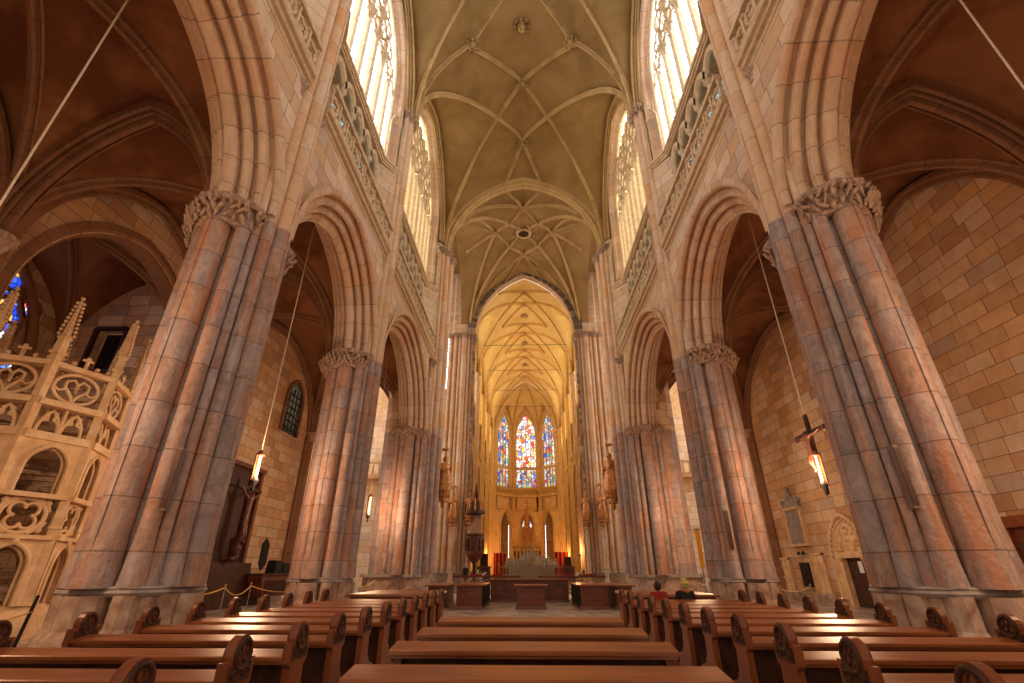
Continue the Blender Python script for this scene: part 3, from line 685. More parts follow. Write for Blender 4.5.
# ------------------------------------------------------------------ nave vault
RIBP = [(-0.17, 0.12), (-0.18, -0.04), (-0.12, -0.07), (-0.10, -0.02), (-0.07, -0.10)] + arc(0, -0.20, 0.075, 160, 265, 3) + [(0.0, -0.30)] + arc(0, -0.20, 0.075, 275, 380, 3) + [(0.07, -0.10), (0.10, -0.02), (0.12, -0.07), (0.18, -0.04), (0.17, 0.12)]
RIBB = [(-0.34, 0.3), (-0.36, 0.0), (-0.28, -0.06), (-0.24, 0.05), (-0.2, 0.05), (-0.19, -0.1), (-0.13, -0.14), (-0.1, -0.04), (-0.07, -0.2)] + arc(0, -0.26, 0.08, 180, 262, 3)
RIBB = RIBB + [(-a, b) for a, b in RIBB[::-1]]
def rib(zf, p, q, n=22, prof=RIBP, mat='rib', sc=0.85):
    P = [Vector((p[0] + (q[0] - p[0]) * i / n, p[1] + (q[1] - p[1]) * i / n, 0)) for i in range(n + 1)]
    for v in P: v.z = zf(v.x, v.y)
    d = (Vector((q[0], q[1], 0)) - Vector((p[0], p[1], 0))).normalized(); S = Vector((-d.y, d.x, 0))
    m = MB(); pr = [(a * sc, b * sc) for a, b in prof]
    fl = 1 if S.cross(d).z > 0 else -1
    m.sweep(P, pr, S, fl); return trim(m, mat)
def boss(x, y, z, r=0.42, ringed=False):
    m = MB()
    m.lathe([(r * 0.55, 0.25), (r * 0.6, 0.0), (r * 0.45, -0.2), (0.1, -0.28)], (x, y, z), 10)
    for k in range(8):
        a = 2 * PI * k / 8; m.ball((x + r * math.cos(a), y + r * math.sin(a), z - 0.08), r * 0.26, 6, 4)
    return m
def vault(b0, b1, half, rise, lrise, spring, mat, over=0.8, nu=40, nv=40, drop=0.0):
    mid = (b0 + b1) / 2; hl = (b1 - b0) / 2
    sm = lambda q: q * q * (3 - 2 * q)
    drop_ = lambda y: 1 - drop * sm(min(1, max(0, (y - (b1 - 3.4)) / 3.4)))
    zf = lambda x, y: spring + max(pz(x, half, rise) * drop_(y), pz(y - mid, hl - 0.02, lrise))
    m = MB(); Wd = half + over
    def fn(i, j):
        x = -Wd * math.cos(PI * i); y = b0 + (b1 - b0) * (0.5 - 0.5 * math.cos(PI * j)); return (x, y, zf(x, y) + 0.05)
    m.grid(fn, nu, nv); struct(m, 'ceiling', mat)
    return zf
RISE = H['crown'] - H['spring']; SP = H['spring']
bx = []
def net(b0, b1, f1, f2, half, mat='rib', u1=None):
    """crossing rib pairs of a net vault; f1,f2 = ridge bosses as fractions"""
    zf = VF
    L = b1 - b0
    for s in (-1, 1):
        # from far springer through first ridge boss to the near boundary
        ue = f1 / (1 - f1)
        rib(zf, (s * half, b1), (0, b0 + f1 * L), 26, mat=mat); rib(zf, (0, b0 + f1 * L), (-s * half * ue, b0), 10, mat=mat)
        uf = (1 - f2) / f2
        rib(zf, (s * half, b0), (0, b0 + f2 * L), 26, mat=mat); rib(zf, (0, b0 + f2 * L), (-s * half * uf, b1), 10, mat=mat)
HALF = 6.75
BZ = []
for (b0, b1) in [(PY[1] - 9.35, PY[1]), (PY[1], PY[2]), (PY[2], 31.9)]:
    VF = vault(b0, b1, HALF, RISE, 7.6, SP, 'vault', drop=0.22 if b1 > 25 else 0.0)
    if b1 < 15: f1, f2 = 1 / 3, 2 / 3
    elif b1 < 25: f1, f2 = 1 / 3, 2 / 3
    else: f1, f2 = 0.355, 0.80
    net(b0, b1, f1, f2, HALF)
    for s in (-1, 1): # wall ribs
        mid = (b0 + b1) / 2; hl = (b1 - b0) / 2
        m = MB(); P = [(s * (HALF + 0.35), mid + t, SP + z - 0.05) for t, z in arch_pts(hl - 0.4, 7.4, 12)]
        m.sweep(P, RIBB, (1, 0, 0), 1 if Vector((1, 0, 0)).cross(Vector(P[13]) - Vector(P[11])).z > 0 else -1); trim(m, 'rib')
    for yy in (b0 + f1 * (b1 - b0), b0 + f2 * (b1 - b0)): BZ.append((0, yy, VF(0, yy) - 0.28, 0.42, 'rosette boss on the ridge, %s' % ('rib crossing nearer the hanging keystone' if f1 < 0.5 and yy < b0 + 0.5 * (b1 - b0) else 'rib crossing nearer the crossing arch')))
for i, (x, y, z, r, lb) in enumerate(BZ[2:]):
    tag(boss(x, y, z, r).build('vault_boss', 'gilt_stone'), ['small rosette boss on the ridge above the viewer, first of four', 'small rosette boss on the ridge, just before the hanging keystone', 'small rosette boss where ribs meet, just past the hanging keystone', 'small rosette boss where ribs meet before the crossing arch'][i], 'boss', 'rosette bosses of the nave vault')
m = boss(0, PY[2], SP + RISE - 0.25, 0.5); m.lathe([(0.18, -0.6), (0.3, -0.5), (0.3, -0.25), (0.2, 0.1)], (0, PY[2], SP + RISE - 0.2), 10)
tag(m.build('hanging_keystone', 'gilt_stone'), 'dark carved keystone hanging alone from the nave ridge', 'keystone')
for s in (-1, 1):
    x = s * 3.35; tag(boss(x, PY[2], SP + pz(x, HALF, RISE) - 0.28, 0.46).build('vault_boss', 'gilt_stone'), 'leafy boss beside the hanging keystone, on the %s' % ('stair tower side' if s < 0 else 'hanging crucifix side'), 'boss', 'rosette bosses of the nave vault')
# side ribs that close the net towards the piers on the bay line
for yy in (PY[1], PY[2]):
    for s in (-1, 1):
        rib(lambda x, y: SP + pz(x, HALF, RISE) , (s * HALF, yy), (s * 3.35, yy), 16)

# crossing arches
def big_arch(y0, y1, half, rise, spring, mats, fill_top, wall_mat, thick_n=3, x_out=9.5):
    """stepped arch across the nave between y0 (west) and y1"""
    yc = (y0 + y1) / 2; dy = (y1 - y0) / 2
    st = [(-dy, 1.15), (-dy, 0.95)] + arc(-dy + 0.12, 0.88, 0.11, 180, 320, 4) + [(-dy * 0.72, 0.66)] + arc(-dy * 0.66, 0.56, 0.12, 150, 330, 4) + [(-dy * 0.42, 0.34)] + arc(-dy * 0.36, 0.26, 0.11, 150, 330, 4) + [(-dy * 0.12, 0.02)]
    pr = st + [(-a, b) for a, b in st[::-1]]
    P = [(t, yc, spring + z) for t, z in arch_pts(half, rise, 18)]
    m = MB(); fl = 1 if Vector((0, 1, 0)).cross(Vector(P[19]) - Vector(P[17])).z > 0 else -1
    m.sweep(P, pr, (0, 1, 0), fl); trim(m, mats)
    ex = [(t, spring + z) for t, z in arch_pts(half + 0.95, rise + 0.95, 18)]
    for yy in (y0 + 0.1, y1 - 0.1):
        m = MB(); vs = []
        for t, z in [(-x_out, spring - 0.5)] + ex + [(x_out, spring - 0.5)]: vs += [(t, yy, z), (t, yy, fill_top)]
        m.add(vs, [(2 * i, 2 * i + 1, 2 * i + 3, 2 * i + 2) for i in range(len(ex) + 1)]); struct(m, 'wall_front', wall_mat)
    return P
big_arch(31.7, 33.4, 6.3, 7.2, S_ + 0.2, 'rib', H['crown'] - 1.2, 'vault')
P = big_arch(50.2, 52.0, 6.0, 8.6, S_ + 1.2, 'arch', H['crown'] + 0.6, 'wall')
m = MB(); P2 = [(t, 50.15, S_ + 1.2 + z) for t, z in arch_pts(6.0, 8.6, 18)]
fl = 1 if Vector((0, 1, 0)).cross(Vector(P2[19]) - Vector(P2[17])).z > 0 else -1
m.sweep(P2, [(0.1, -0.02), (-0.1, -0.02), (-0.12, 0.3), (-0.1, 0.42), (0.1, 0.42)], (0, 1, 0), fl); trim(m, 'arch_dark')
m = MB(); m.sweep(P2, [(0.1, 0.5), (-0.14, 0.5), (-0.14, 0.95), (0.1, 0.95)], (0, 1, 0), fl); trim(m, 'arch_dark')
for s in (-1, 1):
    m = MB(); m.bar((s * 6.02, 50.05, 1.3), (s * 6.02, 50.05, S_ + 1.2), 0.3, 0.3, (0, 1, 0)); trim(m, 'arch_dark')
# star vault over the crossing
c0, c1 = 33.7, 50.3; cm = (c0 + c1) / 2
VF = vault(c0, c1, HALF + 0.2, RISE - 0.6, RISE - 0.6, SP + 0.3, 'vault')
CB = [(0, cm - 4.0), (0, cm + 4.0), (-3.2, cm), (3.2, cm)]
for sx in (-1, 1):
    for yy in (c0, c1):
        d_ = Vector((sx * HALF, yy - cm)).normalized() * 0.85; rib(VF, (sx * HALF, yy), (d_.x, cm + d_.y), 30)
        rib(VF, (sx * HALF, yy), CB[0 if yy == c0 else 1], 24); rib(VF, (sx * HALF, yy), CB[2 if sx < 0 else 3], 24)
    for bq in CB[:2]: rib(VF, bq, (sx * 2.4, c0 if bq[1] < cm else c1), 8)
for bq in CB[2:]:
    for yy in (-2.6, 2.6): rib(VF, bq, (bq[0] * 2.1, cm + yy), 8)
for sx in (-1, 1):
    for sy in (-1, 1): rib(VF, (0, cm + sy * 4.0), (sx * 3.2, cm), 8)
for (x, y), lb in zip(CB, ('on the near side of', 'on the choir side of', 'towards the pulpit side of', 'away from the pulpit side of')):
    tag(boss(x, y, VF(x, y) - 0.15, 0.42).build('vault_boss', 'rib'), 'leafy boss %s the round vault opening' % lb, 'boss', 'bosses around the round vault opening')
t = empty('vault_oculus', (0, cm, H['crown'] - 0.5), 'round stone ring with dark hole at the top of the crossing vault', 'ceiling opening')
m = MB(); zt = VF(0, cm) - 0.1; m.tube([(0.72 * math.cos(a), cm + 0.72 * math.sin(a), zt) for a in [2 * PI * k / 24 for k in range(24)]], 0.2, 8, closed=True); m.build('stone_ring', 'rib', t)
m = MB(); m.lathe([(0.66, -0.02), (0.66, -0.14)], (0, cm, zt), 24); m.build('dark_hole', 'dark', t)
for k in range(8):
    a = 2 * PI * k / 8 + PI / 8; m = boss(1.25 * math.cos(a), cm + 1.25 * math.sin(a), zt + 0.15, 0.16); m.build('rosette', 'rib', t)
# transepts: arms beyond the crossing piers
for sgn, side in ((-1, 'left'), (1, 'right')):
    m = MB(); m.box(min(sgn * 8.8, sgn * 26), max(sgn * 8.8, sgn * 26), 51.2, 51.8, 0, 36); struct(m, 'wall_%s_transept' % side, 'wall')
    m = MB(); m.box(min(sgn * 25.5, sgn * 26), max(sgn * 25.5, sgn * 26), 32, 52, 0, 36); struct(m, 'wall_%s_transept' % side, 'wall')
    m = MB(); m.box(min(sgn * 6.8, sgn * 26), max(sgn * 6.8, sgn * 26), 33, 52, 36, 36.3); struct(m, 'ceiling', 'vault')
    m = MB(); m.box(min(sgn * 15.5, sgn * 26), max(sgn * 15.5, sgn * 26), 32.2, 32.8, 0, 36); struct(m, 'wall_%s_transept' % side, 'wall_aisle')
    m = MB(); m.box(min(sgn * 9, sgn * 15.6), max(sgn * 9, sgn * 15.6), 32.2, 32.8, 15.2, 36); struct(m, 'wall_%s_transept' % side, 'wall_aisle')
    wn = empty('window_%d' % nxt('win'), (sgn * 25.4, 42, 9), kind='structure')  # unseen end window, added to brighten the dark crossing
    pp = [(-5.5, 9.0)] + [(q, 22 + z_) for q, z_ in arch_pts(5.5, 8.5, 10)] + [(5.5, 9.0)]
    m = MB(); m.add([(sgn * 25.4, 42, 18)] + [(sgn * 25.4, 42 + a, b) for a, b in pp], [(0, i + 1, i + 2) for i in range(len(pp) - 1)] + [(0, len(pp), 1)], [(0, 18)] + pp)
    m.build('glass', 'glass_transept', wn, fixn=False)
    for q in range(1, 8): MB().box(*sorted((sgn * 25.3, sgn * 25.1)), 42 - 5.5 + q * 1.375 - 0.12, 42 - 5.5 + q * 1.375 + 0.12, 9, 22 + pz(-5.5 + q * 1.375, 5.5, 8.5)).build('mullion', 'gallery', wn)
    if sgn > 0: continue
    wn = empty('window_%d' % nxt('win'), (sgn * 9.6, 51.1, 21), kind='structure')
    xa, xb2 = sorted((sgn * 9.15, sgn * 9.75)); m = MB()
    m.add([(xa, 51.12, 20.5), (xb2, 51.12, 20.5), (xb2, 51.12, 27), ((xa + xb2) / 2, 51.12, 28.2), (xa, 51.12, 27)], [(0, 1, 2, 3, 4)], [(0, 0), (1, 0), (1, 6), (.5, 7), (0, 6)])
    m.build('glass', 'glass_white', wn, fixn=False)
    m = MB(); m.tube([(xa, 51.1, 20.5), (xa, 51.1, 27), ((xa + xb2) / 2, 51.1, 28.2), (xb2, 51.1, 27), (xb2, 51.1, 20.5)], 0.1, 6); m.box(xa - 0.15, xb2 + 0.15, 50.95, 51.2, 20.3, 20.5); m.build('window_frame', 'shaft', wn)

# ------------------------------------------------------------------ choir bays
CH = [52.0, 61.35, 70.7, 80.05, 89.4]
for k in range(4):
    b0, b1 = CH[k], CH[k + 1]
    for sgn, side in ((-1, 'left'), (1, 'right')):
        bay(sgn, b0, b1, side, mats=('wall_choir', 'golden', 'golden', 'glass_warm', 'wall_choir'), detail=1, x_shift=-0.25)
        m = MB()
        for dy, r, dx in ((0, 0.26, 0), (0.45, 0.18, 0.15), (-0.45, 0.18, 0.15), (0.85, 0.15, 0.25), (-0.85, 0.15, 0.25)):
            q = MB().tube([(sgn * (6.55 + dx), b1 + dy, 0.3 + (SP - 0.3) * j / 12) for j in range(13)], r, 8, uv0=dy * 3); q.uv = [(a, dy * 7 + 20) for a, b in q.uv]
            m.add(q.v, q.f, q.uv, True)
        m.box(min(sgn * 6.8, sgn * 8.8), max(sgn * 6.8, sgn * 8.8), b1 - 0.95, b1 + 0.95, 0, H['cap'])
        t = tag(m.build('choir_pier', 'shaft' if k < 1 else 'golden'), 'tall slender choir pier, %s from the crossing, %s' % (['first', 'second', 'third', 'fourth'][k], 'pulpit side' if sgn < 0 else 'side opposite the pulpit'), 'pier', 'slender piers of the choir')
        mm = MB(); mm.lathe([(0.3, -0.3), (0.34, -0.1), (0.5, 0.05), (0.5, 0.15)], (sgn * 6.6, b1, SP), 10); mm.build('capital', 'carved', t)
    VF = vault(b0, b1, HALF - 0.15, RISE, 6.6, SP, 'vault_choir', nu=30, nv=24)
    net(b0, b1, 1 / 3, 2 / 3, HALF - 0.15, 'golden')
    for i, yy in enumerate((b0 + (b1 - b0) / 3, b0 + (b1 - b0) * 2 / 3)):
        tag(boss(0, yy, SP + RISE - 0.2, 0.34).build('vault_boss', 'rib'), 'boss on the choir ridge, %s along from the choir arch' % ['first', 'second', 'third', 'fourth', 'fifth', 'sixth', 'seventh', 'eighth'][2 * k + i], 'boss', 'bosses along the choir ridge')
    if k < 3: tag(boss(0, b1, SP + RISE - 0.3, 0.46).build('hanging_keystone', 'rib'), 'dark hanging keystone of the choir vault, %s from the choir arch' % ['first', 'second', 'third'][k], 'keystone', 'hanging keystones of the choir vault')
    m = MB(); yt = (b0 + b1) / 2; m.tube([(-6.7, b1 - 1.2, SP + 4.0), (6.7, b1 - 1.2, SP + 4.0)], 0.03, 6)
    tag(m.build('tie_rod', 'iron'), 'thin iron tie rod across the choir vault, %s from the choir arch' % ['first', 'second', 'third', 'fourth'][k], 'rod', 'tie rods of the choir vault')

# apse: three far sides of an octagon
AC = 89.7; AP = 6.35; hs = AP * math.tan(PI / 8)
SIDES = [(-1, (-AP, AC + hs), (-hs, AC + AP)), (0, (-hs, AC + AP), (hs, AC + AP)), (1, (hs, AC + AP), (AP, AC + hs))]
m = MB()
def apse_fn(i, j):
    th = PI * i; d = Vector((-math.cos(th), math.sin(th)))
    # distance to the octagon in this direction
    R_ = min([AP / max(1e-6, d.dot(nn)) for nn in (Vector((-1, 0)), Vector((1, 0)), Vector((0, 1)), Vector((-0.7071, 0.7071)), Vector((0.7071, 0.7071))) if d.dot(nn) > 1e-4])
    k = math.sin(PI / 2 * j); r = R_ * k * 1.03
    p = Vector((d.x * r, AC + d.y * r)); z = pz(k * HALF, HALF, RISE)
    best = 0
    for s, a, b in SIDES:
        a2, b2 = Vector(a), Vector(b); mm_ = (a2 + b2) / 2; e = (b2 - a2).normalized(); nn = (mm_ - Vector((0, AC))).normalized()
        if d.dot(nn) > math.cos(PI / 8): best = pz((p - mm_).dot(e) / max(k, 0.3), hs, 6.4) 
    return (p.x, p.y, SP + max(z, best * 1.0 if k > 0.55 else 0) + 0.05)
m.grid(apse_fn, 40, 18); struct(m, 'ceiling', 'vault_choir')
for a in (-AP, -hs, hs, AP):
    y = AC + (hs if abs(a) > 3 else AP)
    P = []
    for i in range(19):
        k = math.sin(PI / 2 * i / 18); P.append((a * (1 - (1 - k)) , AC + (y - AC) * k, SP + pz(k * HALF, HALF, RISE)))
    d = (Vector((a, y - AC, 0))).normalized(); m = MB(); m.sweep(P, RIBP, Vector((-d.y, d.x, 0)), 1 if Vector((-d.y, d.x, 0)).cross(d).z > 0 else -1); trim(m, 'golden')
for wi, (s, a, b) in enumerate(SIDES):
    a3, b3 = Vector((a[0], a[1], 0)), Vector((b[0], b[1], 0)); e = (b3 - a3).normalized(); Lh = (b3 - a3).length / 2; mid = (a3 + b3) / 2
    nn = Vector((mid.x, mid.y - AC, 0)).normalized()      # outward
    F = lambda u, z, d=0.0: tuple(mid + e * u + nn * d + Vector((0, 0, z)))
    zb_, zt_ = 14.9 + HC, (24.6 if s == 0 else 24.0) + HC; wh = 1.95 if s == 0 else 1.5; wr = 4.9
    # wall with the openings cut: piers left and right, band between, part above the window
    m = MB()
    def quad(u0, u1, z0, z1, d=0.0): m.add([F(u0, z0, d), F(u1, z0, d), F(u1, z1, d), F(u0, z1, d)], [(0, 1, 2, 3)])
    quad(-Lh, -wh, 11.8, 37); quad(wh, Lh, 11.8, 37)
    ap = arch_pts(wh, wr, 10); vs = []
    for u, z in ap: vs += [F(u, zt_ + z), F(u, 37.5)]
    m.add(vs, [(2 * i, 2 * i + 1, 2 * i + 3, 2 * i + 2) for i in range(len(ap) - 1)])
    cw, cz, cr = 1.35, 8.6, 3.3; uc = -s * 0.75
    quad(-Lh, uc - cw, 0, 11.8); quad(uc + cw, Lh, 0, 11.8); vs = []
    for u, z in arch_pts(cw, cr, 8): vs += [F(uc + u, cz + z), F(uc + u, 15.9)]
    m.add(vs, [(2 * i, 2 * i + 1, 2 * i + 3, 2 * i + 2) for i in range(16)])
    quad(-Lh, uc - cw, 11.7, 15.9); quad(uc + cw, Lh, 11.7, 15.9)
    quad(-Lh, -wh, 11.0, 15.9, 0.01); quad(wh, Lh, 11.0, 15.9, 0.01)
    quad(-wh, wh, 19.6, 20.2, 0.1); quad(-wh, wh, 15.8, 16.25, 0.1)
    for q0, q1 in ((-wh - 0.02, -wh), (wh, wh + 0.02)): m.add([F(q0, 15.9, 0), F(q0, 15.9, 0.4), F(q0, zt_, 0.4), F(q0, zt_, 0)], [(0, 1, 2, 3)])
    struct(m, 'wall_back', 'wall_choir')
    m = MB(); m.sweep([F(uc + u, cz + z, 0.1) for u, z in [(-cw, -cz)] + arch_pts(cw, cr, 8) + [(cw, -cz)]], [(-0.3, 0.1), (-0.3, 0.25), (-0.12, 0.3), (0, 0.15), (0.2, 0.0), (0.6, 0.0)], nn, 1 if nn.cross(e).z > 0 else -1); trim(m, 'golden')
    # string courses
    m = MB(); m.bar(F(-Lh, 12.2, -0.05), F(Lh, 12.2, -0.05), 0.2, 0.16); m.bar(F(-Lh, 14.55, -0.15), F(Lh, 14.55, -0.15), 0.45, 0.3); trim(m, 'golden')
    for uu in (-Lh,) + ((Lh,) if wi == 2 else ()):
        p = Vector(F(uu, 0, -0.12)); m = MB()
        for du, r in ((0, 0.24), (-0.35, 0.15), (0.35, 0.15)):
            q = p + e * du; m.tube([(q.x, q.y, 0.3), (q.x, q.y, SP)], r, 8)
        m.lathe([(0.28, -0.3), (0.45, 0.0), (0.45, 0.15)], (p.x, p.y, SP), 8)
        trim(m, 'golden')
    # great window
    wn = empty('window_%d' % nxt('win'), F(0, zb_), kind='structure')
    m = MB(); pts = [(-wh, 20.1)] + [(u, zt_ + z) for u, z in ap] + [(wh, 20.1)]
    m.add([F(0, 25, 0.35)] + [F(u * 1.2, z + (0.35 if z > 21 else -0.1), 0.35) for u, z in pts], [(0, i + 1, i + 2) for i in range(len(pts) - 1)] + [(0, len(pts), 1)], [(0, 25)] + [(u, z) for u, z in pts])
    m.build('stained_glass', 'stain_mid' if wi == 1 else 'stain_side', wn, fixn=False)
    m = MB(); pts = [(-wh, 16.2), (-wh, 19.6), (wh, 19.6), (wh, 16.2)]
    m.add([F(u * 1.2, z, 0.35) for u, z in pts], [(0, 1, 2, 3)], pts); m.build('lower_stained_glass', 'stain_low', wn, fixn=False)
    for q in range(1, 4):
        u = -wh + q * wh / 2; MB().bar(F(u, 16.2, 0.25), F(u, 28.6 if q == 2 else 27.0, 0.25), 0.14, 0.2, tuple(nn)).build('mullion', 'golden', wn)
    m = MB()
    for z, r, us in ((27.6, 0.42, (-0.95, 0.95)), (28.6, 0.5, (0,)), (29.8, 0.4, (0,))):
        for u in us: m.tube([F(u + r * math.cos(t_), z + r * math.sin(t_), 0.25) for t_ in [2 * PI * k / 12 for k in range(12)]], 0.06, 5, closed=True)
    for q in range(4):
        u = -wh + (q + 0.5) * wh / 2; m.tube([F(u + t_, 26.3 + z, 0.25) for t_, z in arch_pts(wh / 4 - 0.04, 0.8, 4)], 0.05, 5); m.tube([F(u + t_, 18.8 + z, 0.25) for t_, z in arch_pts(wh / 4 - 0.04, 0.6, 4)], 0.05, 5)
    m.build('tracery', 'golden', wn)
    # balustrade of the apse gallery
    t = empty('apse_balustrade', F(0, 14.7, -0.3), 'pierced balustrade under the %s tall stained window' % ['blue-green', 'central red and white', 'blue and gold'][wi], 'balustrade', 'balustrades under the apse windows')
    MB().bar(F(-Lh, 14.85, -0.3), F(Lh, 14.85, -0.3), 0.16, 0.16).build('bottom_rail', 'golden', t); MB().bar(F(-Lh, 15.85, -0.3), F(Lh, 15.85, -0.3), 0.2, 0.18).build('top_rail', 'golden', t)
    for q in range(13):
        u = -Lh + (q + 0.5) * 2 * Lh / 13; m = MB(); m.bar(F(u - 0.18, 14.9, -0.3), F(u - 0.18, 15.8, -0.3), 0.1, 0.08, tuple(nn)); m.tube([F(u + 0.02 + 0.13 * math.cos(t_), 15.35 + 0.3 * math.sin(t_), -0.3) for t_ in [2 * PI * k / 8 for k in range(8)]], 0.04, 4, closed=True); m.build('baluster', 'golden', t)
    # radiating chapel behind the lower arch with its window
    wn = empty('window_%d' % nxt('win'), F(0, 3, 6), kind='structure')
    uoff = 0
    G_ = (lambda u, z, d: F(u, z, 4.9)) if s == 0 else (lambda u, z, d: F(-s * 3.15, z, 1.62 + u))
    w2 = 0.95 if s == 0 else 0.28
    if s == 0: pp = [(-w2, 4.0)] + [(u, 9.2 + z) for u, z in arch_pts(w2, 1.9, 6)] + [(w2, 4.0)]
    else: pp = [(-w2, 3.6), (-w2, 9.8), (0, 10.5), (w2, 9.8), (w2, 3.6)]
    m = MB(); m.add([G_(0, 6, 0)] + [G_(u, z, 0) for u, z in pp], [(0, i + 1, i + 2) for i in range(len(pp) - 1)] + [(0, len(pp), 1)], [(0, 6)] + [(u, z) for u, z in pp])
    m.build('glass', 'stain_chapel' if s == 0 else 'glass_white', wn, fixn=False)
    m = MB(); m.bar(G_(0, 4, 0), G_(0, 10.3, 0), 0.08, 0.1, tuple(nn)); m.build('mullion', 'golden', wn)
    k_ = 2.4 if s == 0 else 3.2
    m = MB(); m.add([F(-3.2, 0, 5), F(3.2, 0, 5), F(3.2, 14, 5), F(-3.2, 14, 5)], [(0, 1, 2, 3)]); m.add([F(-k_, 0, 0.1), F(-k_, 0, 5), F(-k_, 14, 5), F(-k_, 14, 0.1)], [(0, 1, 2, 3)]); m.add([F(k_, 0, 0.1), F(k_, 0, 5), F(k_, 14, 5), F(k_, 14, 0.1)], [(0, 1, 2, 3)])
    m.add([F(-3.2, 13.5, 0.1), F(-3.2, 13.5, 5), F(3.2, 13.5, 5), F(3.2, 13.5, 0.1)], [(0, 1, 2, 3)])
    struct(m, 'wall_back', 'wall_choir')
# outer walls of the choir aisles
for sgn, side in ((-1, 'left'), (1, 'right')):
    m = MB(); m.box(min(sgn * 12.5, sgn * 12.9), max(sgn * 12.5, sgn * 12.9), 52, 95, 0, 15.5); m.box(min(sgn * 7.5, sgn * 12.9), max(sgn * 7.5, sgn * 12.9), 52, 95, 15.5, 15.8); struct(m, 'wall_%s_choir' % side, 'wall_choir')
    m = MB(); m.box(min(sgn * 6.3, sgn * 6.6), max(sgn * 6.3, sgn * 6.6), 89.4, 92.4, 0, 37); struct(m, 'wall_%s_choir' % side, 'wall_choir')

# ------------------------------------------------------------------ aisles
AX0, AX1 = 8.95, 15.5
ax = (AX0 + AX1) / 2; ah = (AX1 - AX0) / 2
for sgn, side in ((-1, 'left'), (1, 'right')):
    for k, (b0, b1) in enumerate([(-8.35, PY[0]), BAYS[0], BAYS[1], (PY[2], 32.4)]):
        if k == 0: continue
        mid = (b0 + b1) / 2; hl = (b1 - b0) / 2; rs = 5.3; sp = H['cap'] + 0.1
        zf = lambda x, y, mid=mid, hl=hl: sp + max(pz(abs(x) - ax, ah, rs), pz(y - mid, hl, rs))
        m = MB()
        m.grid(lambda i, j: (lambda x, y: (x, y, zf(x, y) + 0.06))(sgn * (ax - ah * math.cos(PI * i)), mid - hl * math.cos(PI * j)), 26, 30)
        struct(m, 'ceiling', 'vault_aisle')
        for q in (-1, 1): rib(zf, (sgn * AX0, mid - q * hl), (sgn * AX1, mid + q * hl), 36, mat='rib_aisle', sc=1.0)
        tag(boss(sgn * ax, mid, sp + rs - 0.1, 0.3).build('vault_boss', 'rib_aisle'), 'boss at the rib crossing of the side aisle vault, %s bay, %s' % (['', 'nearest', 'middle', 'farthest'][k], 'stair tower side' if sgn < 0 else 'portal side'), 'boss', 'side aisle bosses')
        # wall rib and transverse arch at the far end of the bay
        P = [(sgn * (AX1 - 0.1), mid + t, sp + z) for t, z in arch_pts(hl - 0.3, rs - 0.25, 12)]
        m = MB(); m.sweep(P, RIBP, (1, 0, 0), 1 if Vector((1, 0, 0)).cross(Vector(P[13]) - Vector(P[11])).z > 0 else -1); trim(m, 'rib_aisle')
        P = [(sgn * ax + t, b1, sp + z) for t, z in arch_pts(ah - 0.15, rs - 0.3, 14)]
        pr = RIBB
        m = MB(); m.sweep(P, pr, (0, 1, 0), 1 if Vector((0, 1, 0)).cross(Vector(P[15]) - Vector(P[13])).z > 0 else -1); trim(m, 'rib_aisle')
        # wall respond
        m = MB()
        for dy, r in ((0, 0.24), (-0.38, 0.15), (0.38, 0.15)):
            m.tube([(sgn * (AX1 - 0.1), b1 + dy, 0.2), (sgn * (AX1 - 0.1), b1 + dy, sp - 0.1)], r, 9)
        r_ = tag(m.build('wall_respond', 'rib_aisle'), 'slim triple shaft against the aisle wall, %s, %s' % (['', 'nearest', 'middle', 'farthest'][k], 'stair tower side' if sgn < 0 else 'portal side'), 'pier', 'wall shafts of the side aisles')
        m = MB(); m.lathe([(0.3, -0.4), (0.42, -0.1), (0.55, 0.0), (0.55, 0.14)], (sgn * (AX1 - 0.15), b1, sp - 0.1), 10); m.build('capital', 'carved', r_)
def wallpanel(m, x0, x1, y0, y1, z0, z1): m.box(min(x0, x1), max(x0, x1), y0, y1, z0, z1)
# right aisle wall with the portal opening
PD0, PD1, PZ = 24.25, 25.95, 2.25
m = MB()
for y0, y1, z0, z1 in ((-6, PD0, 0, 16.5), (PD1, 32.4, 0, 16.5), (PD0, PD1, PZ, 16.5)): wallpanel(m, 15.5, 16.1, y0, y1, z0, z1)
struct(m, 'wall_right_aisle', 'wall_aisle')
# left aisle wall: open to a chapel in the second bay
C0, C1 = 11.4, 18.9
m = MB()
for y0, y1, z0, z1 in ((-6, C0, 0, 16.5), (C1, 32.4, 0, 16.5)): wallpanel(m, -16.1, -15.5, y0, y1, z0, z1)
cmid = (C0 + C1) / 2; chh = (C1 - C0) / 2; vs = []
cap_ = [(t, 8.6 + HC * 0 + z) for t, z in arch_pts(chh, 4.2, 12)]
for t, z in cap_: vs += [(-15.5, cmid + t, z + 0.6), (-15.5, cmid + t, 16.5)]
m.add(vs, [(2 * i, 2 * i + 1, 2 * i + 3, 2 * i + 2) for i in range(24)])
struct(m, 'wall_left_aisle', 'wall_aisle')
P = [(-15.7, cmid + t, z + 0.6) for t, z in [(-chh, -8.6 + 0.0)] + cap_ + [(chh, -8.6)]]
P = [(-15.7, cmid - chh, 0)] + [(-15.7, cmid + t, z + 0.6) for t, z in cap_] + [(-15.7, cmid + chh, 0)]
m = MB(); m.sweep(P, [(0.25, 0.4), (0.28, 0.15), (0.2, 0.05), (0.1, 0.08), (0.02, -0.12), (-0.12, -0.12), (-0.2, 0.05), (-0.6, 0.05)], (1, 0, 0), 1 if Vector((1, 0, 0)).cross(Vector(P[14]) - Vector(P[12])).z > 0 else -1); trim(m, 'rib_aisle')
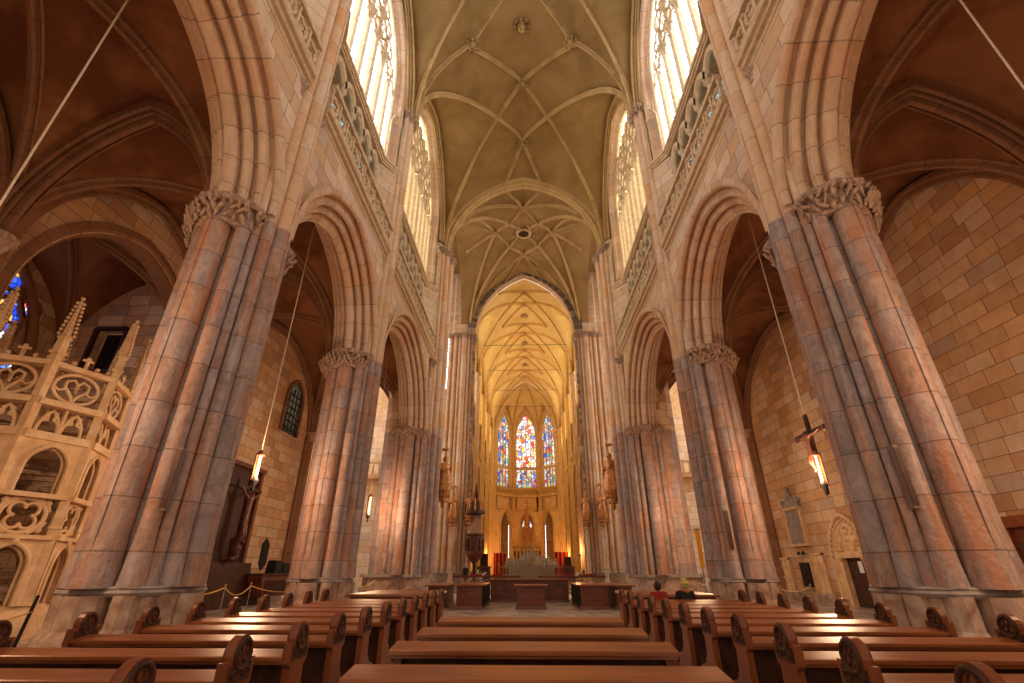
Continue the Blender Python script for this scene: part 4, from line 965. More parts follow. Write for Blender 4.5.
# chapel box
m = MB(); wallpanel(m, -22.6, -22.0, 9, 20, 0, 17); struct(m, 'wall_left_chapel', 'wall_aisle')
m = MB()
for x0, x1, z0, z1 in ((-22, -20.4, 0, 17), (-18.9, -15.5, 0, 17), (-20.4, -18.9, 0, 9.7), (-20.4, -18.9, 11.9, 17)): wallpanel(m, x0, x1, 19.2, 19.8, z0, z1)
struct(m, 'wall_back_chapel', 'wall_aisle')
m = MB(); m.grid(lambda i, j: (-22 + 6.5 * i, 10 + 9.3 * (0.5 - 0.5 * math.cos(PI * j)), 9.5 + max(pz(10 + 9.3 * (0.5 - 0.5 * math.cos(PI * j)) - 14.65, 4.65, 5.0), pz(6.5 * i - 3.25, 3.3, 5.0))), 20, 24); struct(m, 'ceiling', 'vault_aisle')
zf = lambda x, y: 9.4 + max(pz(y - 14.65, 4.65, 5.0), pz(x + 18.75, 3.3, 5.0))
rib(zf, (-22, 10), (-15.6, 19.3), 24, mat='rib_aisle'); rib(zf, (-15.6, 10), (-22, 19.3), 24, mat='rib_aisle')
t = empty('window_%d' % nxt('win'), (-19.65, 19.2, 9.7), kind='structure')
m = MB()
for a in ((-20.4, 9.7, -20.4, 11.9), (-18.9, 9.7, -18.9, 11.9), (-20.4, 9.7, -18.9, 9.7), (-20.4, 11.9, -18.9, 11.9)): m.bar((a[0], 19.15, a[1]), (a[2], 19.15, a[3]), 0.14, 0.2, (0, 1, 0))
m.build('window_frame', 'wood_dark', t)
MB().box(-20.35, -18.95, 19.7, 19.75, 9.75, 11.85).build('dark_recess', 'dark', t)
# traceried stained window of the chapel
wn = empty('window_%d' % nxt('win'), (-21.9, 15.0, 8), kind='structure')
m = MB()
RW = [(15.9, 11.0, 1.3), (16.1, 8.7, 0.95), (13.6, 10.8, 1.5), (13.8, 8.0, 1.2), (17.35, 9.45, 0.42), (17.25, 11.9, 0.42), (15.6, 12.7, 1.0), (14.7, 9.4, 0.5)]
for y, z, r in RW:
    n = 16; m.add([(-21.95, y, z)] + [(-21.95, y + r * math.cos(2 * PI * q / n), z + r * math.sin(2 * PI * q / n)) for q in range(n)], [(0, q + 1, (q + 1) % n + 1) for q in range(n)], [(y, z)] + [(y + r * math.cos(2 * PI * q / n), z + r * math.sin(2 * PI * q / n)) for q in range(n)])
m.build('stained_glass', 'stain_rose', wn, fixn=False)
m = MB()
for y, z, r in RW: m.tube([(-21.85, y + r * math.cos(2 * PI * q / 20), z + r * math.sin(2 * PI * q / 20)) for q in range(20)], 0.11, 6, closed=True)
for y, z, r in RW[:4]:
    for q in range(6):
        a = 2 * PI * q / 6; m.tube([(-21.85, y + r * math.cos(a), z + r * math.sin(a)), (-21.85, y + r * 0.45 * math.cos(a), z + r * 0.45 * math.sin(a))], [0.1, 0.05], 5)
P = [(-21.8, 15.0 + t_, 9.0 + z) for t_, z in arch_pts(3.1, 5.2, 12)]
m.tube(P, 0.2, 7); m.build('tracery', 'rib_aisle', wn)
# small pointed window on the left aisle wall
wn = empty('window_%d' % nxt('win'), (-15.4, 29.4, 9.6), kind='structure')
m = MB(); pp = [(-1.15, 9.5)] + [(u, 11.6 + z) for u, z in arch_pts(1.15, 1.5, 8)] + [(1.15, 9.5)]
m.add([(-15.46, 29.35, 11)] + [(-15.46, 29.35 + u, z) for u, z in pp], [(0, i + 1, i + 2) for i in range(len(pp) - 1)] + [(0, len(pp), 1)], [(0, 11)] + [(u, z) for u, z in pp])
m.build('dark_glass', 'dark', wn, fixn=False)
m = MB(); m.tube([(-15.42, 29.35 + u, z) for u, z in pp], 0.1, 6, closed=False); m.build('window_frame', 'rib_aisle', wn)
m = MB()
for i in range(1, 5): m.bar((-15.42, 29.35 - 1.15 + 0.46 * i, 9.5), (-15.42, 29.35 - 1.15 + 0.46 * i, 12.4), 0.04, 0.04)
for i in range(6): m.bar((-15.42, 28.25, 9.8 + 0.45 * i), (-15.42, 30.45, 9.8 + 0.45 * i), 0.04, 0.04)
m.build('lattice', 'iron', wn)
for sgn in (-1, 1):
    m = MB(); m.box(*sorted((sgn * 9.2, sgn * 22.6)), -6.0, -5.4, 0, 17); struct(m, 'wall_front', 'wall_aisle')
    m = MB(); m.box(*sorted((sgn * 8.9, sgn * 16.1)), -6.0, 1.2, 15.6, 16.0); struct(m, 'ceiling', 'vault_aisle')
# wall ledge
m = MB(); m.box(15.3, 15.5, -1, 23.6, 0.25, 0.55); m.box(15.2, 15.5, 26.8, 32, 0.0, 0.45); struct(m, 'baseboard_right', 'plinth')
m = MB(); m.box(-15.5, -15.1, 19.5, 32, 0.0, 0.4); struct(m, 'baseboard_left', 'plinth')
# ------------------------------------------------------------------ pews
def roundel(m, x, z, r, sx):
    m.tube([(x, r * 0.82 * math.cos(q), z + r * 0.82 * math.sin(q)) for q in [2 * PI * k / 16 for k in range(16)]], r * 0.17, 5, closed=True)
    for k in range(3):
        a = PI / 2 + 2 * PI * k / 3
        m.tube([(x, 0.34 * r * math.cos(a) + 0.27 * r * math.cos(q), z + 0.34 * r * math.sin(a) + 0.27 * r * math.sin(q)) for q in [2 * PI * j / 8 for j in range(8)]], r * 0.09, 4, closed=True)
END = [(-0.16, 0.0), (0.52, 0.0), (0.52, 0.10), (0.44, 0.18), (0.43, 0.36), (0.46, 0.44), (0.38, 0.47), (0.24, 0.50), (0.15, 0.60), (0.13, 0.80), (0.19, 0.84), (0.19, 1.00), (0.12, 1.00)] + [(0.125 * math.cos(a), 1.03 + 0.13 * math.sin(a)) for a in [PI * k / 10 for k in range(11)]] + [(-0.12, 1.00), (-0.19, 1.00), (-0.19, 0.84), (-0.14, 0.80)]
def make_pew(length, label, group, knobs=True, ztop=0.93, ledge=0.20):
    t = empty('pew', (0, 0, 0), label, 'pew', group); h = length / 2
    m = MB()
    if knobs: pf = END
    else: pf = [(-0.10, 0.0), (0.50, 0.0), (0.46, 0.42), (0.20, 0.48), (0.12, ztop - 0.06), (-0.10, ztop - 0.06)]
    for s in (-1, 1):
        m = MB(); x0, x1 = (s * h - 0.035, s * h + 0.035)
        m.prism(pf, lambda a, b, w: (w, a, b), x0, x1); e = m.build('bench_end', 'wood_end', t)
        if knobs:
            m = MB()
            for q in (-1, 1): roundel(m, s * h + q * 0.036, 1.035, 0.12, q)
            m.build('carved_roundel', 'wood_dark', e)
            m = MB(); m.box(s * h - 0.043, s * h + 0.043, -0.15, 0.15, 0.86, 0.975)
            for q in (-1, 1):
                x = s * h + q * 0.046
                for yy in (-0.07, 0.07): m.tube([(x, yy + 0.05 * math.cos(a), 0.915 + 0.025 * math.sin(a)) for a in [2 * PI * k / 8 for k in range(8)]], 0.008, 4, closed=True)
            m.build('carved_panel', 'wood_dark', e)
    hh = h - 0.035
    m = MB(); m.prism([(0.02, 0.40), (0.46, 0.44), (0.46, 0.47), (0.02, 0.44)], lambda a, b, w: (w, a, b), -hh, hh); m.build('seat', 'wood', t)
    m = MB(); m.prism([(0.0, 0.30), (0.03, 0.30), (0.01, ztop - 0.04), (-0.02, ztop - 0.04)], lambda a, b, w: (w, a, b), -hh, hh)
    m.box(-hh, hh, -0.03, 0.0, 0.36, 0.44); b = m.build('backrest', 'wood_dark', t)  # near-black wood paints the deep shade between the rows onto the back
    m = MB(); y0, y1 = 0.04, 0.04 - ledge
    m.prism([(y0, ztop), (y0, ztop - 0.05), (y1 + 0.02, ztop - 0.10), (y1 + 0.02, ztop - 0.075), (y1 - 0.012, ztop - 0.07), (y1 - 0.012, ztop - 0.042), (y1, ztop - 0.035)], lambda a, b, w: (w, a, b), -hh if knobs else -h - 0.05, hh if knobs else h + 0.05)
    m.build('book_ledge', 'wood', t)
    m = MB(); m.prism([(-0.42, 0.20), (-0.20, 0.24), (-0.20, 0.21), (-0.42, 0.17)], lambda a, b, w: (w, a, b), -hh + 0.02, hh - 0.02)
    for s in (-0.9, 0, 0.9): m.box(s * hh - 0.02, s * hh + 0.02, -0.40, -0.02, 0.12, 0.18)
    m.build('kneeler', 'wood_end', t)
    return t
def dup(o, loc, label, group=None):
    c = o.copy(); COL.objects.link(c); c.location = loc; c['label'] = label
    if group: c['group'] = group
    for ch in o.children:
        d = ch.copy(); COL.objects.link(d); d.parent = c
        for g_ in ch.children:
            e = g_.copy(); COL.objects.link(e); e.parent = d
    return c
ORD = ['nearest', 'second', 'third', 'fourth', 'fifth', 'sixth', 'seventh', 'eighth', 'ninth', 'tenth', 'farthest', 'front']
PYS = [3.05, 4.10, 5.12, 6.15, 7.18, 8.20, 9.22, 10.25, 11.27, 12.30, 13.32]
proto = None
for sgn, side in ((-1, 'stair tower side'), (1, 'portal side')):
    for k, y in enumerate(PYS):
        lb = 'glossy brown pew with round carved ends, %s in the %s block' % (ORD[k], side)
        gp = 'pews of the %s block' % side
        loc = (sgn * 3.74, y, 0)
        if proto is None:
            proto = make_pew(2.95, lb, gp); proto.location = loc; bpy.context.view_layer.update()
        else: dup(proto, loc, lb, gp)
cproto = None
CROWS = (3.88, 5.08, 6.24, 7.6)
for k, y in enumerate(CROWS):
    lb = 'wide plain pew with broad worn top in the centre aisle, %s one' % ['nearest', 'second', 'third', 'farthest'][k]
    if cproto is None: cproto = make_pew(2.42, lb, 'plain pews down the middle', False, 1.0, 0.28); cproto.location = (-0.06, y, 0)
    else: dup(cproto, (-0.06, y, 0), lb)
# long front desks before each pew block
for sgn in (-1, 1):
    x0, x1 = sorted((sgn * 2.75, sgn * 5.1)); t = empty('front_desk', (sgn * 3.7, 15.6, 0), 'long low brown table in front of the %s pew block' % ('stair tower side' if sgn < 0 else 'portal side'), 'desk', 'long tables in front of the pew blocks')
    MB().frust(x0, x1, 14.5, 17.4, 0.93, 0.99, 0.02, 0.02).build('desk_top', 'wood', t)
    MB().box(x0 + 0.1, x1 - 0.1, 14.6, 14.66, 0.05, 0.93).build('front_panel', 'wood_end', t)
    for xx in (x0 + 0.1, x1 - 0.14):
        MB().box(xx, xx + 0.05, 14.6, 17.3, 0, 0.93).build('side_panel', 'wood_end', t)

# ------------------------------------------------------------------ tables between pews and choir
def panelled(name, x0, x1, y0, y1, zt, label, cat, group=None, grill=None, top='wood', body='wood_red', over=0.12):
    t = empty(name, ((x0 + x1) / 2, (y0 + y1) / 2, 0), label, cat, group)
    MB().box(x0, x1, y0, y1, 0.1, zt - 0.06).build('body', body, t)
    m = MB().frust(x0 - 0.07, x1 + 0.07, y0 - 0.07, y1 + 0.07, 0, 0.14, 0.03, 0.03); m.build('plinth', body, t)
    m = MB(); m.frust(x0 - over, x1 + over, y0 - over, y1 + over, zt - 0.06, zt, -0.02, -0.02); m.build('table_top', top, t)
    n = max(1, round((x1 - x0) / 0.95)); w = (x1 - x0) / n
    for i in range(n):
        a = x0 + w * i + 0.1; b = a + w - 0.2; m = MB()
        for p, q in (((a, 0.25), (b, 0.25)), ((b, 0.25), (b, zt - 0.2)), ((b, zt - 0.2), (a, zt - 0.2)), ((a, zt - 0.2), (a, 0.25))):
            m.bar((p[0], y0 - 0.01, p[1]), (q[0], y0 - 0.01, q[1]), 0.035, 0.05, (0, 1, 0))
        m.build('panel_moulding', 'wood_end', t)
    if grill:
        xs = x1 if grill > 0 else x0
        for i in range(9):
            y = y0 + (y1 - y0) * (i + 0.5) / 9; m = MB(); m.lathe([(0.05, 0.18), (0.03, 0.3), (0.055, 0.45), (0.03, 0.6), (0.05, zt - 0.08)], (xs + grill * 0.05, y, 0), 7); m.build('baluster', 'iron', t)
        MB().box(min(xs, xs + grill * 0.1), max(xs, xs + grill * 0.1), y0, y1, 0.12, 0.18).build('bottom_rail', 'iron', t)
    return t
panelled('ambo_table', -0.58, 0.70, 23.9, 25.2, 0.97, 'small square panelled wooden table in the middle of the open floor', 'table')
panelled('long_counter', -2.1, 2.15, 28.9, 29.7, 1.12, 'long dark red-brown panelled counter behind the small square table', 'counter')
panelled('side_table', -3.3, -2.15, 23.9, 28.0, 0.98, 'deep brown table with balusters along its side, nearer the pulpit', 'table', 'deep side tables', grill=1, over=0.14)
panelled('side_table', 2.3, 3.5, 24.0, 28.2, 0.98, 'deep brown table with balusters along its side, away from the pulpit', 'table', 'deep side tables', grill=-1, over=0.14)
for sgn in (-1, 1):
    x0, x1 = sorted((sgn * 3.95, sgn * 4.7)); t = panelled('low_bench_table', x0, x1, 24.4, 27.6, 0.95, 'low brown table outside the deep side table, %s' % ('pulpit side' if sgn < 0 else 'far from the pulpit'), 'table', 'low outer tables')
# altar step, rail with red cushions
struct(MB().box(-6.2, 6.2, 39.5, 52, 0, 0.16).add(*[[(x, y, z) for z in (0.16, 0.3) for y in (41, 95) for x in (-6.1, 6.1)], [(0, 2, 3, 1), (4, 5, 7, 6), (0, 1, 5, 4), (2, 6, 7, 3), (0, 4, 6, 2), (1, 3, 7, 5)]]), 'trim_choir_step', 'marble')
t = empty('altar_rail', (0, 38.9, 0), 'long stone and wood rail closing off the choir behind the counter', 'rail')
for s, (a, b) in enumerate(((-5.6, -0.6), (0.7, 5.7))):
    MB().box(a, b, 38.7, 39.2, 1.05, 1.2).build('rail_top', 'wood_red', t)
    for i in range(7):
        x = a + (b - a) * (i + 0.5) / 7; m = MB(); m.tube([(x + 0.24 * math.cos(q), 38.95, 0.62 + 0.3 * math.sin(q)) for q in [2 * PI * k / 12 for k in range(12)]], 0.045, 5, closed=True); m.box(x - 0.34, x - 0.27, 38.85, 39.05, 0.1, 1.05); m.build('tracery_panel', 'carved', t)
    MB().box(a, b, 38.75, 39.15, 0, 0.14).build('rail_base', 'carved', t)
for i, (x, w, lb) in enumerate(((-3.9, 0.9, 'red cushion on the rail nearest the pulpit'), (-2.3, 0.8, 'red cushion on the rail, second from the pulpit'), (3.0, 0.8, 'red cushion on the rail in front of the red panel'), (4.4, 0.8, 'red cushion on the rail farthest from the pulpit'))):
    m = MB(); m.frust(x - w / 2, x + w / 2, 38.72, 39.18, 1.2, 1.30, 0.04, 0.04); tag(m.build('cushion', 'red'), lb, 'cushion', 'red cushions on the choir rail')
# iron fences at the sides of the choir entrance
for sgn in (-1, 1):
    for (x0, x1, y, lb) in ((6.3, 10.0, 47.5, 'far end of the crossing'),):
        t = empty('iron_fence', (sgn * 8, y, 0), 'thin metal fence before the choir pier, %s' % ('pulpit side' if sgn < 0 else 'side away from the pulpit'), 'fence', 'thin fences by the choir piers')
        for zz in (0.5, 1.6): m = MB(); m.tube([(sgn * x0, y, zz), (sgn * x1, y, zz)], 0.03, 6); m.build('rail', 'steel', t)
        for i in range(19):
            x = sgn * (x0 + (x1 - x0) * i / 18); m = MB(); m.tube([(x, y, 0), (x, y, 1.75)], 0.022, 5); m.build('bar', 'steel', t)

# royal tomb with white figures and its grille
t = empty('marble_tomb', (0.3, 58, 0), 'white marble tomb crowded with carved figures behind the choir rail', 'tomb')
MB().frust(-2.2, 2.9, 56.5, 60, 0.3, 1.9, 0.15, 0.15).build('tomb_chest', 'silver', t)
rr = random.Random(5)
for i in range(15):
    x = -2.3 + 5.3 * i / 14; hgt = 1.0 + 1.5 * math.exp(-((x - 0.35) / 0.9) ** 2) + rr.uniform(-0.15, 0.25)
    m = MB(); m.lathe([(0.24, 0), (0.3, 0.1), (0.2, 0.35 * hgt), (0.22, 0.55 * hgt), (0.1, 0.72 * hgt), (0.05, 0.76 * hgt)], (x, 57 + rr.uniform(-0.4, 0.4), 1.75), 8); m.ball((x, 57, 1.75 + 0.85 * hgt), 0.15, 7, 5)
    m.bar((x - 0.25, 56.9, 1.75 + 0.5 * hgt), (x + 0.3, 56.8, 1.75 + 0.7 * hgt), 0.08, 0.08); m.build('carved_figure', 'silver', t)
t = empty('tomb_grille', (0.3, 55.5, 0), 'delicate metal grille in front of the white marble tomb', 'grille')
for i in range(40):
    x = -2.9 + 6.4 * i / 39; m = MB(); m.tube([(x, 55.5, 0.2), (x, 55.5, 1.9)], 0.028, 4); m.ball((x, 55.5, 1.95), 0.06, 5, 4); m.build('bar', 'steel', t)
for z in (0.4, 1.1, 1.8): m = MB(); m.bar((-2.9, 55.5, z), (3.5, 55.5, z), 0.05, 0.06); m.build('rail', 'steel', t)
# high altar
t = empty('high_altar', (0, 86, 0), 'tall dark gothic altar with a gilded centre and slender spires at the far end', 'altar')
MB().box(-3.4, 3.4, 85, 87, 0, 2.2).build('altar_table', 'wood_dark', t)
MB().box(-2.6, 2.6, 85.8, 86.6, 2.2, 5.6).build('reredos', 'golden', t)
for i in range(9):
    x = -2.4 + 0.6 * i; h = 6.2 + (0 if i % 2 else 0.7); m = MB(); m.lathe([(0.13, 2.2), (0.13, 5.4), (0.2, 5.5), (0.02, h + 0.6)], (x, 85.7, 0), 6, False); m.build('pinnacle', 'golden', t)
for i in range(8):
    x = -2.1 + 0.6 * i; m = MB(); m.tube([(x + q, 85.72, 4.6 + z) for q, z in arch_pts(0.24, 0.45, 5)], 0.05, 5); m.box(x - 0.14, x + 0.14, 85.7, 85.8, 2.6, 4.4); m.build('niche', 'wood_dark', t)
m = MB()
for z0, z1, r0, r1 in ((5.6, 8.2, 0.85, 0.6), (8.2, 10.2, 0.5, 0.3)): m.lathe([(r0, z0), (r0, z1 - 0.3), (r1, z1)], (0, 86, 0), 6, False)
m.lathe([(0.28, 10.2), (0.05, 13.0), (0.01, 13.2)], (0, 86, 0), 6, False)
m.build('spire', 'gilt', t)
for s in (-1, 1):
    m = MB(); m.lathe([(0.25, 5.6), (0.22, 7.2), (0.02, 9.0)], (s * 1.2, 86, 0), 6, False); m.build('side_spire', 'golden', t)
m = MB(); m.lathe([(0.3, 0), (0.36, 0.3), (0.2, 1.0), (0.25, 1.4), (0.08, 1.7)], (0, 85.3, 6.0), 8); m.ball((0, 85.3, 7.9), 0.22); m.build('gilded_figure', 'gilt', t)
# red hangings, lecterns and desks flanking the tomb
def cloth_panel(x0, x1, y, z0, z1, label):
    m = MB(); n = 14
    m.grid(lambda i, j: (x0 + (x1 - x0) * i, y + 0.05 * math.sin(i * 22), z0 + (z1 - z0) * j), n * 3, 1); m.grid(lambda i, j: (x0 + (x1 - x0) * i, y + 0.1 + 0.05 * math.sin(i * 22), z0 + (z1 - z0) * j), n * 3, 1)
    t = tag(m.build('red_hanging', 'red'), label, 'hanging', 'red hangings flanking the tomb')
    m = MB(); m.tube([(x0 - 0.1, y + 0.05, z1), (x1 + 0.1, y + 0.05, z1)], 0.05, 6); m.build('rod', 'gilt', t)
cloth_panel(-4.1, -2.6, 62, 0.5, 3.4, 'red hanging between the dark lectern and the tomb'); cloth_panel(3.2, 4.9, 62, 0.5, 3.5, 'wider red hanging on the side of the tomb away from the pulpit')
def desk(x, y, w, h, label, screen=None):
    t = empty('wooden_lectern', (x, y, 0), label, 'lectern', 'wooden desks beside the tomb')
    MB().frust(x - w / 2, x + w / 2, y - 0.4, y + 0.4, 0.3, 0.3 + h, 0.06, 0.05).build('desk_body', 'wood_red', t)
    MB().frust(x - w / 2 - 0.1, x + w / 2 + 0.1, y - 0.5, y + 0.5, 0.3 + h, 0.4 + h, 0, 0).build('desk_top', 'wood', t)
    if screen: MB().frust(x - w * 0.28, x + w * 0.28, y + 0.2, y + 0.3, 0.4 + h, 0.4 + h + screen, 0.03, 0.02).build('desk_back', 'wood_dark', t)
desk(-4.6, 54, 1.5, 1.5, 'wooden desk with dark upright back near the pulpit', 1.2); desk(4.2, 54, 1.3, 1.5, 'wooden desk with small upright near the farther red hanging', 0.9)
t = empty('tall_candle', (-3.0, 53, 0), 'tall yellow candle standing beside the tomb grille', 'candle')
m = MB(); m.lathe([(0.25, 0.3), (0.1, 0.5), (0.06, 1.2), (0.14, 1.3)], (-3.0, 53, 0), 8); m.build('candlestick', 'gilt', t); m = MB(); m.lathe([(0.09, 1.3), (0.09, 2.3), (0.02, 2.36)], (-3.0, 53, 0), 8); m.build('wax', 'yellow', t)
for (x, y, lb) in ((-5.1, 50.5, 'white flower arrangement at the foot of the pulpit'), (-4.5, 49.2, 'white flower arrangement beside the rail near the pulpit'), (5.2, 50.5, 'white flower arrangement across the choir from the pulpit')):
    t = empty('flower_arrangement', (x, y, 0.3), lb, 'flowers', 'white flowers in the choir'); m = MB(); m.lathe([(0.14, 0.3), (0.22, 0.5), (0.16, 0.75)], (x, y, 0), 8); m.build('vase', 'marble', t)
    m = MB(); f = MB(); r2 = random.Random(int(x * 10))
    for i in range(26):
        a, b = r2.uniform(0, 6.28), r2.uniform(0.1, 0.5); (m if i % 3 else f).ball((x + b * math.cos(a), y + b * math.sin(a) * 0.7, 0.85 + r2.uniform(0, 0.9) * (1 - b)), 0.1, 6, 4)
    m.build('blooms', 'flower', t); f.build('foliage', 'leaf', t)

# ------------------------------------------------------------------ pulpit
t = empty('pulpit', (-5.1, 51.0, 0), 'carved reddish wooden pulpit with a tall spired canopy on the choir pier', 'pulpit')
px, py = -5.15, 49.3
m = MB(); m.lathe([(0.15, 0.3), (0.3, 0.5), (0.14, 0.8), (0.16, 2.1), (0.3, 2.3)], (px, py, 0), 8); m.build('stem', 'wood_dark', t)
m = MB(); m.lathe([(0.2, 2.1), (0.55, 2.5), (0.8, 2.9), (0.85, 3.1), (0.8, 3.15), (0.8, 4.5), (0.95, 4.6), (0.95, 4.75), (0.7, 4.75)], (px, py, 0), 8, False, PI / 8); m.build('pulpit_basket', 'wood_red', t)
for k in range(8):
    a = 2 * PI * k / 8; m = MB(); m.lathe([(0.1, 0), (0.13, 0.3), (0.09, 0.7), (0.1, 0.95), (0.02, 1.15)], (px + 0.8 * math.cos(a), py + 0.8 * math.sin(a), 3.2), 7); m.build('carved_figure', 'wood_dark', t)
MB().box(px - 0.5, px + 0.5, py + 0.75, py + 0.85, 4.7, 6.6).build('back_board', 'shaft', t)
m = MB(); m.lathe([(0.9, 6.5), (1.0, 6.6), (0.95, 6.85), (0.6, 7.1), (0.5, 7.2)], (px, py, 0), 8, False, PI / 8); m.build('canopy', 'wood_dark', t)
for k in range(8):
    a = 2 * PI * k / 8; m = MB(); m.lathe([(0.1, 6.8), (0.09, 7.6), (0.01, 8.1)], (px + 0.8 * math.cos(a), py + 0.8 * math.sin(a), 0), 5, False); m.build('pinnacle', 'gilt', t)
m = MB(); m.lathe([(0.45, 7.1), (0.35, 7.8), (0.2, 8.0), (0.22, 8.4), (0.02, 9.6)], (px, py, 0), 6, False); m.build('spire', 'wood_dark', t)

# ------------------------------------------------------------------ statues on corbels
def statue(x, y, z, face, sc, label, mat='gilt', canopy=True, hat=True, staff=0, child=False, wd=1.0):
    """robed figure standing on a carved corbel; face = unit (x,y) it looks along"""
    t = empty('corbel_statue', (x, y, z), label, 'statue', 'statues on corbels')
    fx, fy = face; ang = math.atan2(fy, fx)
    sw = sc * wd
    def W(a, b, c): # a forward, b left, c up (figure units) -> world
        return (x + (a * fx - b * fy) * sw, y + (a * fy + b * fx) * sw, z + c * sc)
    N = 22
    secs = [(0.0, 0.40, 0.32, 0, 0), (0.25, 0.39, 0.31, 0.02, 0.01), (0.6, 0.34, 0.27, 0.03, 0.03), (0.95, 0.30, 0.24, 0.02, 0.04), (1.15, 0.27, 0.2, 0, 0.03), (1.4, 0.31, 0.21, 0, 0.0), (1.55, 0.25, 0.16, 0, 0), (1.63, 0.12, 0.11, 0, 0), (1.7, 0.08, 0.08, 0.01, 0)]
    m = MB(); vs = []; uv = []
    for h_, rb, ra, oa, ob in secs:
        fold = 0.13 if h_ < 1.2 else 0.03
        for k in range(N):
            q = 2 * PI * k / N; f = 1 + fold * math.sin(q * 7 + h_ * 2.5) * (1 - h_ / 2.2)
            vs.append(W(oa + ra * f * math.cos(q), ob + rb * f * math.sin(q), h_)); uv.append((h_, 0.5))
    fs = [(i * N + k, i * N + (k + 1) % N, (i + 1) * N + (k + 1) % N, (i + 1) * N + k) for i in range(len(secs) - 1) for k in range(N)]
    m.add(vs, fs, uv, True); m.add(vs[:N], [tuple(range(N))])
    hd = W(0.03, 0, 1.83); m.ball(hd, 0.13 * sw, 10, 8, 1, 1, 1.2); m.ball(W(0.15, 0, 1.82), 0.03 * sc, 5, 4)
    for s in (-1, 1):
        m.tube([W(0, s * 0.24, 1.47), W(0.06, s * 0.33, 1.22), W(0.22, s * 0.18, 1.15 + 0.1 * s), W(0.30, s * 0.10, 1.2 + 0.1 * s)], [0.085 * sc, 0.08 * sc, 0.06 * sc, 0.045 * sc], 7)
    b = m.build('robed_figure', mat, t)
    m = MB()
    if hat: m.lathe([(0.13 * sc, 0), (0.15 * sc, 0.08 * sc), (0.12 * sc, 0.1 * sc), (0.09 * sc, 0.26 * sc), (0.01, 0.32 * sc)], W(0.02, 0, 1.9), 8)
    else: m.lathe([(0.14 * sc, -0.12 * sc), (0.16 * sc, 0.0), (0.12 * sc, 0.12 * sc), (0.02, 0.16 * sc)], W(-0.01, 0, 1.86), 8)
    m.build('headgear' if hat else 'hair', mat, t)
    m = MB()  # cloak over the shoulders and falling behind
    vs = []; K = 12
    for i, (h_, r) in enumerate(((1.56, 0.24), (1.3, 0.33), (0.9, 0.37), (0.45, 0.39), (0.08, 0.42))):
        for k in range(K + 1):
            q = PI * 0.42 + PI * 1.16 * k / K; f = 1 + 0.07 * math.sin(k * 2.1 + i)
            vs.append(W(r * 0.8 * f * math.cos(q), r * f * math.sin(q), h_))
    m.add(vs, [(i * (K + 1) + k, i * (K + 1) + k + 1, (i + 1) * (K + 1) + k + 1, (i + 1) * (K + 1) + k) for i in range(4) for k in range(K)], None, True); m.build('cloak', mat, t)
    if staff:
        m = MB(); m.tube([W(0.28, staff * 0.34, 0.02), W(0.2, staff * 0.3, 2.3)], 0.025 * sc, 6); m.lathe([(0.02, 0), (0.07 * sc, 0.1 * sc), (0.0, 0.3 * sc)], W(0.2, staff * 0.3, 2.28), 6); m.build('staff', mat, t)
    if child:
        m = MB(); m.lathe([(0.12 * sc, 0), (0.13 * sc, 0.1 * sc), (0.07 * sc, 0.3 * sc), (0.03 * sc, 0.34 * sc)], W(0.26, 0.16, 1.12), 8); m.ball(W(0.27, 0.16, 1.53), 0.08 * sc, 7, 6); m.build('small_figure', mat, t)
    cb = MB(); cb.lathe([(0.06 * sc, -1.15 * sc), (0.16 * sc, -1.0 * sc), (0.12 * sc, -0.85 * sc), (0.3 * sc, -0.6 * sc), (0.24 * sc, -0.45 * sc), (0.42 * sc, -0.2 * sc), (0.46 * sc, -0.1 * sc), (0.46 * sc, 0)], (x, y, z), 10)
    for k in range(10):
        a = 2 * PI * k / 10; cb.ball((x + 0.32 * sc * math.cos(a), y + 0.32 * sc * math.sin(a), z - 0.42 * sc), 0.11 * sc, 6, 5)
        cb.ball((x + 0.2 * sc * math.cos(a), y + 0.2 * sc * math.sin(a), z - 0.72 * sc), 0.09 * sc, 6, 5)
    cb.build('carved_corbel', mat, t)
    if canopy:
        m = MB(); m.lathe([(0.2 * sc, 2.45 * sc), (0.24 * sc, 2.5 * sc), (0.22 * sc, 2.56 * sc), (0.05 * sc, 2.6 * sc)], (x - fx * 0.1, y - fy * 0.1, z), 8, False); m.build('canopy_plate', mat, t)
    return t
statue(-5.95, 34.3, 6.75, (0.7, -0.7), 1.12, 'orange-gold robed statue high on the near crossing pier, pulpit side', hat=False, wd=1.3)
statue(5.95, 34.3, 6.7, (-0.7, -0.7), 1.25, 'orange-gold statue holding a small figure, high on the near crossing pier', child=True, hat=False, wd=1.25)
statue(-7.45, 49.2, 6.35, (0.2, -1), 1.15, 'paler statue of a robed figure, nearest the pulpit side wall of the crossing', 'gilt')
statue(-5.85, 49.55, 6.45, (0.2, -1), 1.05, 'slim statue of a robed figure right above the pulpit canopy', 'gilt')
statue(7.4, 49.2, 6.35, (-0.2, -1), 1.2, 'crowned statue with a tall staff on the choir pier, across from the pulpit', 'gilt', staff=-1)
statue(5.85, 49.55, 6.45, (-0.2, -1), 1.05, 'slim statue on the inner edge of the choir pier, across from the pulpit', 'gilt')
for sgn in (-1, 1):
    for (x, y) in ((7.4, 49.25), (5.85, 49.6)):
        m = MB(); m.tube([(sgn * x, y, 0.2), (sgn * x, y, 5.2)], 0.22, 10); m.lathe([(0.34, 0), (0.3, 0.5), (0.24, 0.6)], (sgn * x, y, 0.1), 8)
        m.lathe([(0.24, 0), (0.36, 0.12), (0.36, 0.2)], (sgn * x, y, 5.1), 8)
        tag(m.build('slender_column', 'shaft'), 'slender column under the %s statue, %s' % ('outer' if x > 6 else 'inner', 'pulpit side' if sgn < 0 else 'across from the pulpit'), 'column', 'slender columns carrying statues')

